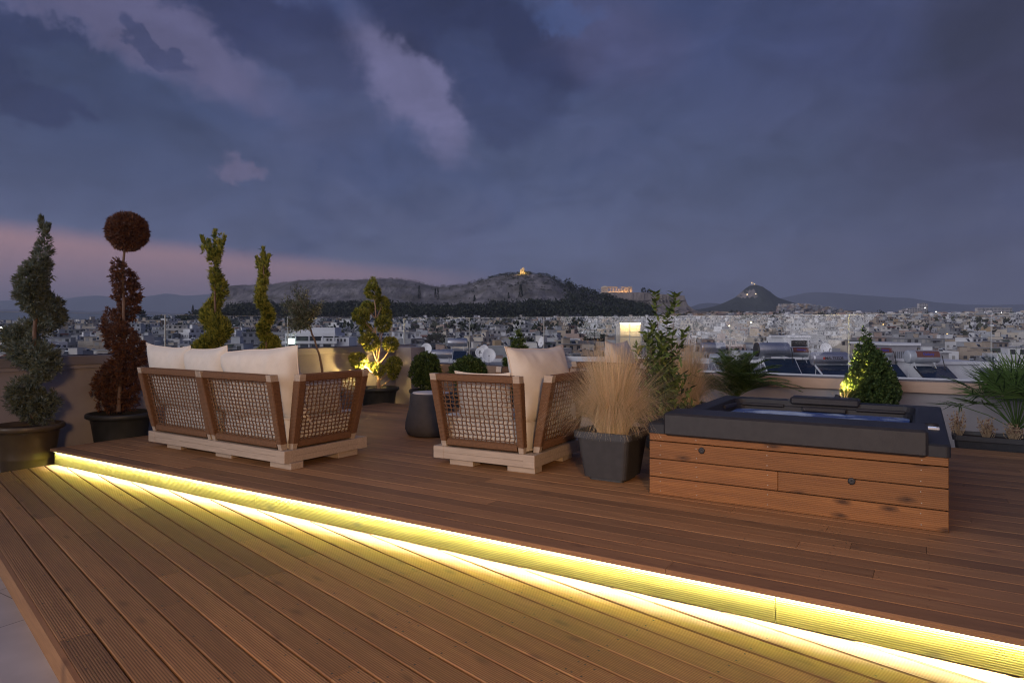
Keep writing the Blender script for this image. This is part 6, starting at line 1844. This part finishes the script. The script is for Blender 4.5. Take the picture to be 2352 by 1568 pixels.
# ---- lit monument on the summit ----
Ym = 1140
M['marble'] = pmat('honey_marble', (.55, .47, .36), (.62, .54, .42), scale=.6, rough=.8)
mroot = empty('hill_monument', at(1200, 629, Ym - 12)); tag(mroot, 'ruined curved marble monument lit gold on top of the hill', 'monument')
s_ = Ym / FP
mb = MB()
mb.bbox((0, 0, 1.2 * s_), (12 * s_, 5, 2.4 * s_), .1); mb.bbox((-.5 * s_, .5, 5.5 * s_), (9.5 * s_, 3.5, 7 * s_), .15); mb.bbox((1.2 * s_, .5, 10.5 * s_), (6.6 * s_, 3, 4 * s_), .1)
mb.bbox((1.6 * s_, .5, 13.2 * s_), (3.6 * s_, 2.6, 2.2 * s_), .1); mb.bbox((-3.8 * s_, .5, 9.6 * s_), (2.0 * s_, 3, 2.0 * s_), .1)
mb.build('monument_block', M['marble'], mroot)
mb = MB()
for xx in (-3.2, .4, 3.4): mb.box((xx * s_, -1.35, 7.2 * s_), (1.4 * s_, .2, 3.2 * s_))
mb.build('niche', M['win'], mroot)
for xx in (-5, 5):
    la = bpy.data.lights.new('floodlight', 'POINT'); la.energy = 2600; la.color = (1, .60, .10); la.shadow_soft_size = .4
    lo = bpy.data.objects.new('floodlight', la); lo.location = (xx, -7, 1.5); col.objects.link(lo); lo.parent = mroot
# ---- temple rock ----
YA = 1600
RA = [(1330, 712), (1350, 694), (1362, 682), (1378, 675), (1392, 672), (1480, 672), (1500, 675), (1535, 677), (1562, 679), (1572, 680), (1580, 700), (1596, 712), (1620, 722)]
def rk(x): return curve(RA, x)
mb = MB(); nxa, nya = 170, 26; vs = []
for j_ in range(nya):
    t = j_ / (nya - 1)
    for i in range(nxa):
        x = 1325 + 300 * i / (nxa - 1); X = (x - CX) / FP * YA; zr = (HZ - rk(x)) / FP * YA + CZ; zb2 = (HZ - 722) / FP * YA
        if t < .5: p = .42 * sm(0, .42, t) + (.58 if t > .44 else 0) * 1.0; Y = YA - 60 + 60 * min(1, t / .46)
        else: p = 1; Y = YA + (t - .5) * 170
        if t > .9: p = .3
        z = zb2 + (zr - zb2) * p + (noise.fractal(Vector((X * .04, Y * .04, 7)), .9, 2, 4) * 3.2 if t < .44 else 0)
        vs.append((X + noise.noise(Vector((X * .05, t * 8, 2))) * 2, Y + noise.noise(Vector((X * .06, t * 9, 5))) * 4 * (t < .48), z))
fs = [(j_ * nxa + i, j_ * nxa + i + 1, (j_ + 1) * nxa + i + 1, (j_ + 1) * nxa + i) for j_ in range(nya - 1) for i in range(nxa - 1)]
mb.add(vs, fs, 0, False); o = mb.build('temple_rock', M['rock2']); tag(o, 'flat-topped rock plateau carrying the lit temple', 'rock', kind='structure')
root = empty('citadel_wall', (0, 0, 0)); tag(root, 'pale stone retaining wall with buttresses along the plateau edge under the temple', 'retaining wall')
mb = MB()
for x in np.arange(1392, 1570, 6):
    a, b2 = at(x, rk(x) - .5, YA - 4), at(x + 6, rk(x + 6) - .5, YA - 4); zl = at(x, 690 + 3 * noise.noise(Vector((x * .05, 0, 0))), YA - 4).z
    mb.box(((a.x + b2.x) / 2, YA - 4, (a.z + zl) / 2), (b2.x - a.x + .02, 3, a.z - zl))
for x in (1452, 1478, 1512, 1520, 1528, 1536, 1544): 
    a = at(x, rk(x) + 1.5, YA - 6.5); mb.box((a.x, YA - 6.5, a.z - 8), (2.2, 2.4, 16))
mb.build('wall', M['rock2'], root)
# temple: eight columns across the front, seventeen along the side
tw, tl_, colh = 30.9, 69.5, 10.4
M['temple'] = pmat('temple_marble', (.55, .48, .38), (.64, .56, .45), scale=.5, rough=.8)
P0 = at(1395, 671.5, YA + 2)
trt = empty('temple', P0, R(-10)); tag(trt, 'ruined columned temple glowing orange from floodlights on the rock plateau', 'temple')
# local +x along the long side, local +y along the front (goes back-left); rotate so both faces show
trt.rotation_euler = (0, 0, R(22))
sc_t = 1.0
mb = MB(); mb.box((tl_ / 2, tw / 2, .8), (tl_ + 3, tw + 3, 1.6)); mb.build('stepped_base', M['temple'], trt)
cl_ = MB(); c0 = cl_
def colm(x, y, k=1.0):
    h = colh * k
    cl = MB(); cl.lathe([(.95, 1.6), (.74, 1.6 + h * .93), (.98, 1.6 + h * .96), (.98, 1.6 + h)], 10, c=(x, y, 0)); cl.build('column', M['temple'], trt)
for i in range(17):
    x = 1 + (tl_ - 2) * i / 16
    colm(x, 1, 1 if i < 7 or i > 9 else .82)
    if i < 5 or i > 12: colm(x, tw - 1)
for i in range(1, 7): colm(1, 1 + (tw - 2) * i / 7); colm(tl_ - 1, 1 + (tw - 2) * i / 7)
mb = MB(); e = 1.6 + colh
mb.box((14.5, 1, e + 1.2), (29, 2.2, 2.4)); mb.box((54, 1, e + 1.2), (30.8, 2.2, 2.2)); mb.box((1, tw / 2, e + 1.2), (2.2, tw - 2.2, 2.4)); mb.box((tl_ - 1, tw / 2, e + 1.2), (2.2, tw - 2.2, 2.4)); mb.box((14, tw - 1, e + 1.2), (24, 2.2, 2.4))
mb.add([(0, .2, e + 2.4), (2.2, .2, e + 2.4), (2.2, tw - .2, e + 2.4), (0, tw - .2, e + 2.4), (0, tw / 2, e + 4.6), (2.2, tw / 2, e + 4.6)], [(0, 3, 4), (1, 5, 2), (0, 4, 5, 1), (4, 3, 2, 5), (0, 1, 2, 3)])
mb.box((66, 6, e + 3.2), (4, 8, 1.8)); mb.build('entablature', M['temple'], trt)
mb = MB(); mb.box((56, tw / 2 + 1, 4.5), (16, tw - 13, 5.5)); mb.build('inner_wall', M['temple'], trt)
for (x, y, e_) in ((5, -6, 1700), (16, -6, 2600), (28, -6, 3400), (40, -6, 3400), (52, -6, 3400), (64, -6, 2800), (60, 8, 1600), (-8, 16, 900)):
    la = bpy.data.lights.new('floodlight', 'POINT'); la.energy = e_ * .75; la.color = (1, .50, .16); la.shadow_soft_size = .5
    lo = bpy.data.objects.new('floodlight', la); lo.location = (x, y, 2.2); col.objects.link(lo); lo.parent = trt
single('round', 1478, 673, 11, 9, YA, 'plateau_tree', 'dark bushy tree on the plateau right of the temple')
single('round', 1491, 674, 8, 9, YA, 'plateau_tree', 'smaller pair of bushes on the plateau edge, right of the bushy tree')
# wooded slope and rocks under the plateau
# ---- cone hill with chapel ----
YL = 4000
RL = [(1590, 712), (1640, 703), (1665, 694), (1690, 682), (1702, 671), (1715, 660), (1725, 654), (1734, 653), (1745, 657), (1760, 668), (1775, 680), (1800, 688), (1830, 698), (1880, 706), (1960, 714)]
mb = MB(); nxa, nya = 180, 24; vs = []; mi_ = []
for j_ in range(nya):
    t = j_ / (nya - 1)
    for i in range(nxa):
        x = 1585 + 380 * i / (nxa - 1); X = (x - CX) / FP * YL; zr = (HZ - curve(RL, x)) / FP * YL; zb2 = 75
        p = sm(0, .62, t) if t < .62 else 1 - .8 * sm(.62, 1, t)
        Y = YL - 330 + 530 * t
        z = zb2 + (zr - zb2) * p + noise.fractal(Vector((X * .01, Y * .01, 4)), .9, 2, 5) * 9 * (1 if t < .55 or t > .7 else .15)
        vs.append((X, Y, z))
for j_ in range(nya - 1):
    for i in range(nxa - 1):
        x = 1585 + 380 * i / (nxa - 1); y_px = HZ - vs[j_ * nxa + i][2] / FP * 0
        zz = vs[j_ * nxa + i][2]; mi_.append(1 if (1690 < x < 1720 and 168 < zz < 215 and noise.noise(Vector((x * .1, zz * .05, 0))) > -.25) else 0)
mb.add(vs, [(j_ * nxa + i, j_ * nxa + i + 1, (j_ + 1) * nxa + i + 1, (j_ + 1) * nxa + i) for j_ in range(nya - 1) for i in range(nxa - 1)], 0, True); mb.m = mi_
o = mb.build('cone_hill', [M['scrub'], M['rock2']]); tag(o, 'dark pointed hill with a tiny chapel on its top', 'hill', kind='structure')
root = empty('hilltop_chapel', at(1730, 654, YL - 10)); tag(root, 'tiny white chapel with lit windows on top of the pointed hill', 'chapel')
mb = MB(); mb.box((0, 0, 3), (24, 10, 9)); mb.box((-9, 0, 9), (5, 5, 14)); mb.box((12, 0, 1), (16, 9, 5)); mb.build('wall', WM['white'], root)
mb = MB(); mb.lathe([(5, 7.5), (4.6, 10), (3, 12.5), (.01, 13.5)], 12, c=(3, 0, 0)); mb.build('dome', WM['white'], root)
mb = MB(); mb.box((-9, -3, 12), (4, .6, 5)); mb.box((6, -5.4, 3), (4, .6, 3)); mb.build('window', M['lit'], root)
M['street'] = pmat('street_lamp_glow', (1, .8, .5), emis=(1, .72, .35), estr=14)
M['street_w'] = pmat('white_lamp_glow', (1, .95, .9), emis=(1, .92, .8), estr=14)
for i, (x, y, Y, sz, mt, lb) in enumerate(((1716, 676, 3780, 1.7, 'street', 'bright orange lamp on the flank of the pointed hill, left one'), (1736, 675, 3780, 1.7, 'street', 'bright orange lamp on the flank of the pointed hill, right one'),
        (1725, 741, 520, .5, 'street', 'orange street lamp among the roofs above the cycad palm'), (1675, 748, 430, .35, 'street', 'small orange lamp on the glass joint line above the cycad'),
        (2125, 707, 2500, 1.6, 'street_w', 'brightest white lamp near the right skyline'), (2098, 713, 2300, 1.2, 'street_w', 'small white lamp below the bright skyline lamp'), (2150, 716, 2300, 1.2, 'street_w', 'small white lamp right of the skyline tower'),
        (2300, 718, 2300, 1.2, 'street_w', 'small white lamp below the long hotel'), (2260, 727, 1500, .9, 'street_w', 'white lamp in front of the long hotel'), (2348, 732, 1200, .8, 'street_w', 'white lamp at the far right edge of the city'), (3, 752, 520, .6, 'street_w', 'white lamp at the far left edge'))):
    r_ = empty('street_lamp', at(x, y, Y)); tag(r_, lb, 'street lamp', 'distant street lamps')
    mb = MB(); mb.lathe([(.01, -sz), (sz * .7, -sz * .7), (sz, 0), (sz * .7, sz * .7), (.01, sz)], 8); mb.build('lamp_head', M[mt], r_)
    mb = MB(); mb.box((0, 0, -4 * sz - 4), (sz * .25, sz * .25, 6 * sz + 8)); mb.build('pole', M['rail'], r_)
# ---- landmarks on the right skyline ----
def slabtower(x0, x1, y0, y1, Y, label, name, cols, rows, lit=False):
    a, b2 = at(x0, y0, Y), at(x1, y1, Y); root = empty(name, ((a.x + b2.x) / 2, Y, b2.z)); tag(root, label, 'tower block')
    w, h = b2.x - a.x, a.z - b2.z
    mb = MB(); mb.box((0, 0, h / 2 - 15), (w, 14, h + 30)); mb.build('wall', WM['off-white'] if not lit else WM['pale grey'], root)
    mb = MB()
    for r_ in range(rows):
        for c in range(cols): 
            u = -w / 2 + w * (c + .5) / cols; z = h * (r_ + .5) / rows
            mb.add([(u - w / cols * .36, -7.1, z - h / rows * .3), (u + w / cols * .36, -7.1, z - h / rows * .3), (u + w / cols * .36, -7.1, z + h / rows * .3), (u - w / cols * .36, -7.1, z + h / rows * .3)], [(0, 1, 2, 3)])
    o = mb.build('window', M['win'], root)
    mb = MB(); mb.box((w * .1, 0, h + 2), (w * .25, 8, 4)); mb.build('roof_hut', WM['grey'], root)
slabtower(2242, 2322, 707, 725, 2500, 'long slab hotel with grid facade on the right skyline', 'slab_hotel', 26, 5)
slabtower(2109, 2129, 697, 716, 2600, 'dark square office tower standing on the right skyline', 'office_tower', 5, 6)
slabtower(2068, 2082, 712, 740, 1500, 'narrow brownish block with lit top floor left of the office tower', 'tower_block', 4, 5)
slabtower(2082, 2112, 708, 722, 2100, 'wide dark building with white roof lamps near the office tower', 'office_block', 8, 3)
slabtower(2113, 2130, 718, 744, 1250, 'pale beige tower rising above the right part of the city', 'tower_block', 3, 6)
# ---- far mountains ----
M['mtn'] = pmat('far_mountain', (.11, .135, .18), (.14, .165, .21), scale=.0006, rough=1)
def mountains(name, label, pts, Y, xa, xb):
    mb = MB(); n = 220; ny = 12; vs = []
    for j_ in range(ny):
        t = j_ / (ny - 1)
        for i in range(n):
            x = xa + (xb - xa) * i / (n - 1); X = (x - CX) / FP * Y; zr = (HZ - curve(pts, x)) / FP * Y
            zr += noise.fractal(Vector((X * .0012, 0, Y * .001)), .9, 2, 5) * Y * .0012
            p = sm(0, .7, t) if t <= .7 else 1 - .6 * sm(.7, 1, t)
            vs.append((X, Y - 2200 + t * 3000, -30 + (zr + 30) * p))
    mb.add(vs, [(j_ * n + i, j_ * n + i + 1, (j_ + 1) * n + i + 1, (j_ + 1) * n + i) for j_ in range(ny - 1) for i in range(n - 1)], 0, True)
    o = mb.build(name, M['mtn']); tag(o, label, 'mountains', kind='structure')
mountains('far_mountains', 'pale blue mountain range on the left horizon', [(-700, 700), (-200, 695), (0, 690), (70, 689), (150, 688), (215, 680), (240, 678), (270, 682), (320, 683), (370, 678), (395, 674), (430, 680), (500, 675), (560, 682), (640, 690), (760, 700), (900, 715)], 13000, -700, 1000)
mountains('near_sea_hills', 'low hazy hills in front of the left mountains', [(-700, 712), (0, 712), (120, 709), (240, 716), (300, 713), (420, 718), (520, 716), (700, 722)], 8000, -700, 750)
mountains('long_mountain', 'long low dark blue mountain ridge on the right horizon', [(1560, 712), (1700, 700), (1800, 682), (1850, 671), (1900, 674), (1960, 678), (2060, 684), (2120, 694), (2180, 700), (2260, 702), (2310, 698), (2352, 700), (2500, 692), (3000, 690)], 9500, 1540, 3000)
mountains('middle_hills', 'small hazy hills between the temple rock and the pointed hill', [(1540, 712), (1580, 706), (1606, 697), (1625, 698), (1650, 706), (1700, 710), (1900, 716)], 6500, 1500, 1900)

# ======================= HAZE =======================
hz = bpy.data.materials.new('dusk_haze'); hz.use_nodes = True; nt = hz.node_tree
nt.nodes.remove(nt.nodes['Principled BSDF'])
pv = nt.nodes.new('ShaderNodeVolumePrincipled'); pv.inputs['Color'].default_value = (.70, .80, 1.0, 1); pv.inputs['Density'].default_value = 9e-5
pv.inputs['Anisotropy'].default_value = .0
nt.links.new(pv.outputs[0], nt.nodes['Material Output'].inputs['Volume'])
mb = MB(); mb.box((0, 8750, 349), (52000, 21500, 762)); hzo = mb.build('haze', hz); tag(hzo, kind='stuff')
hzo.location.z = 0
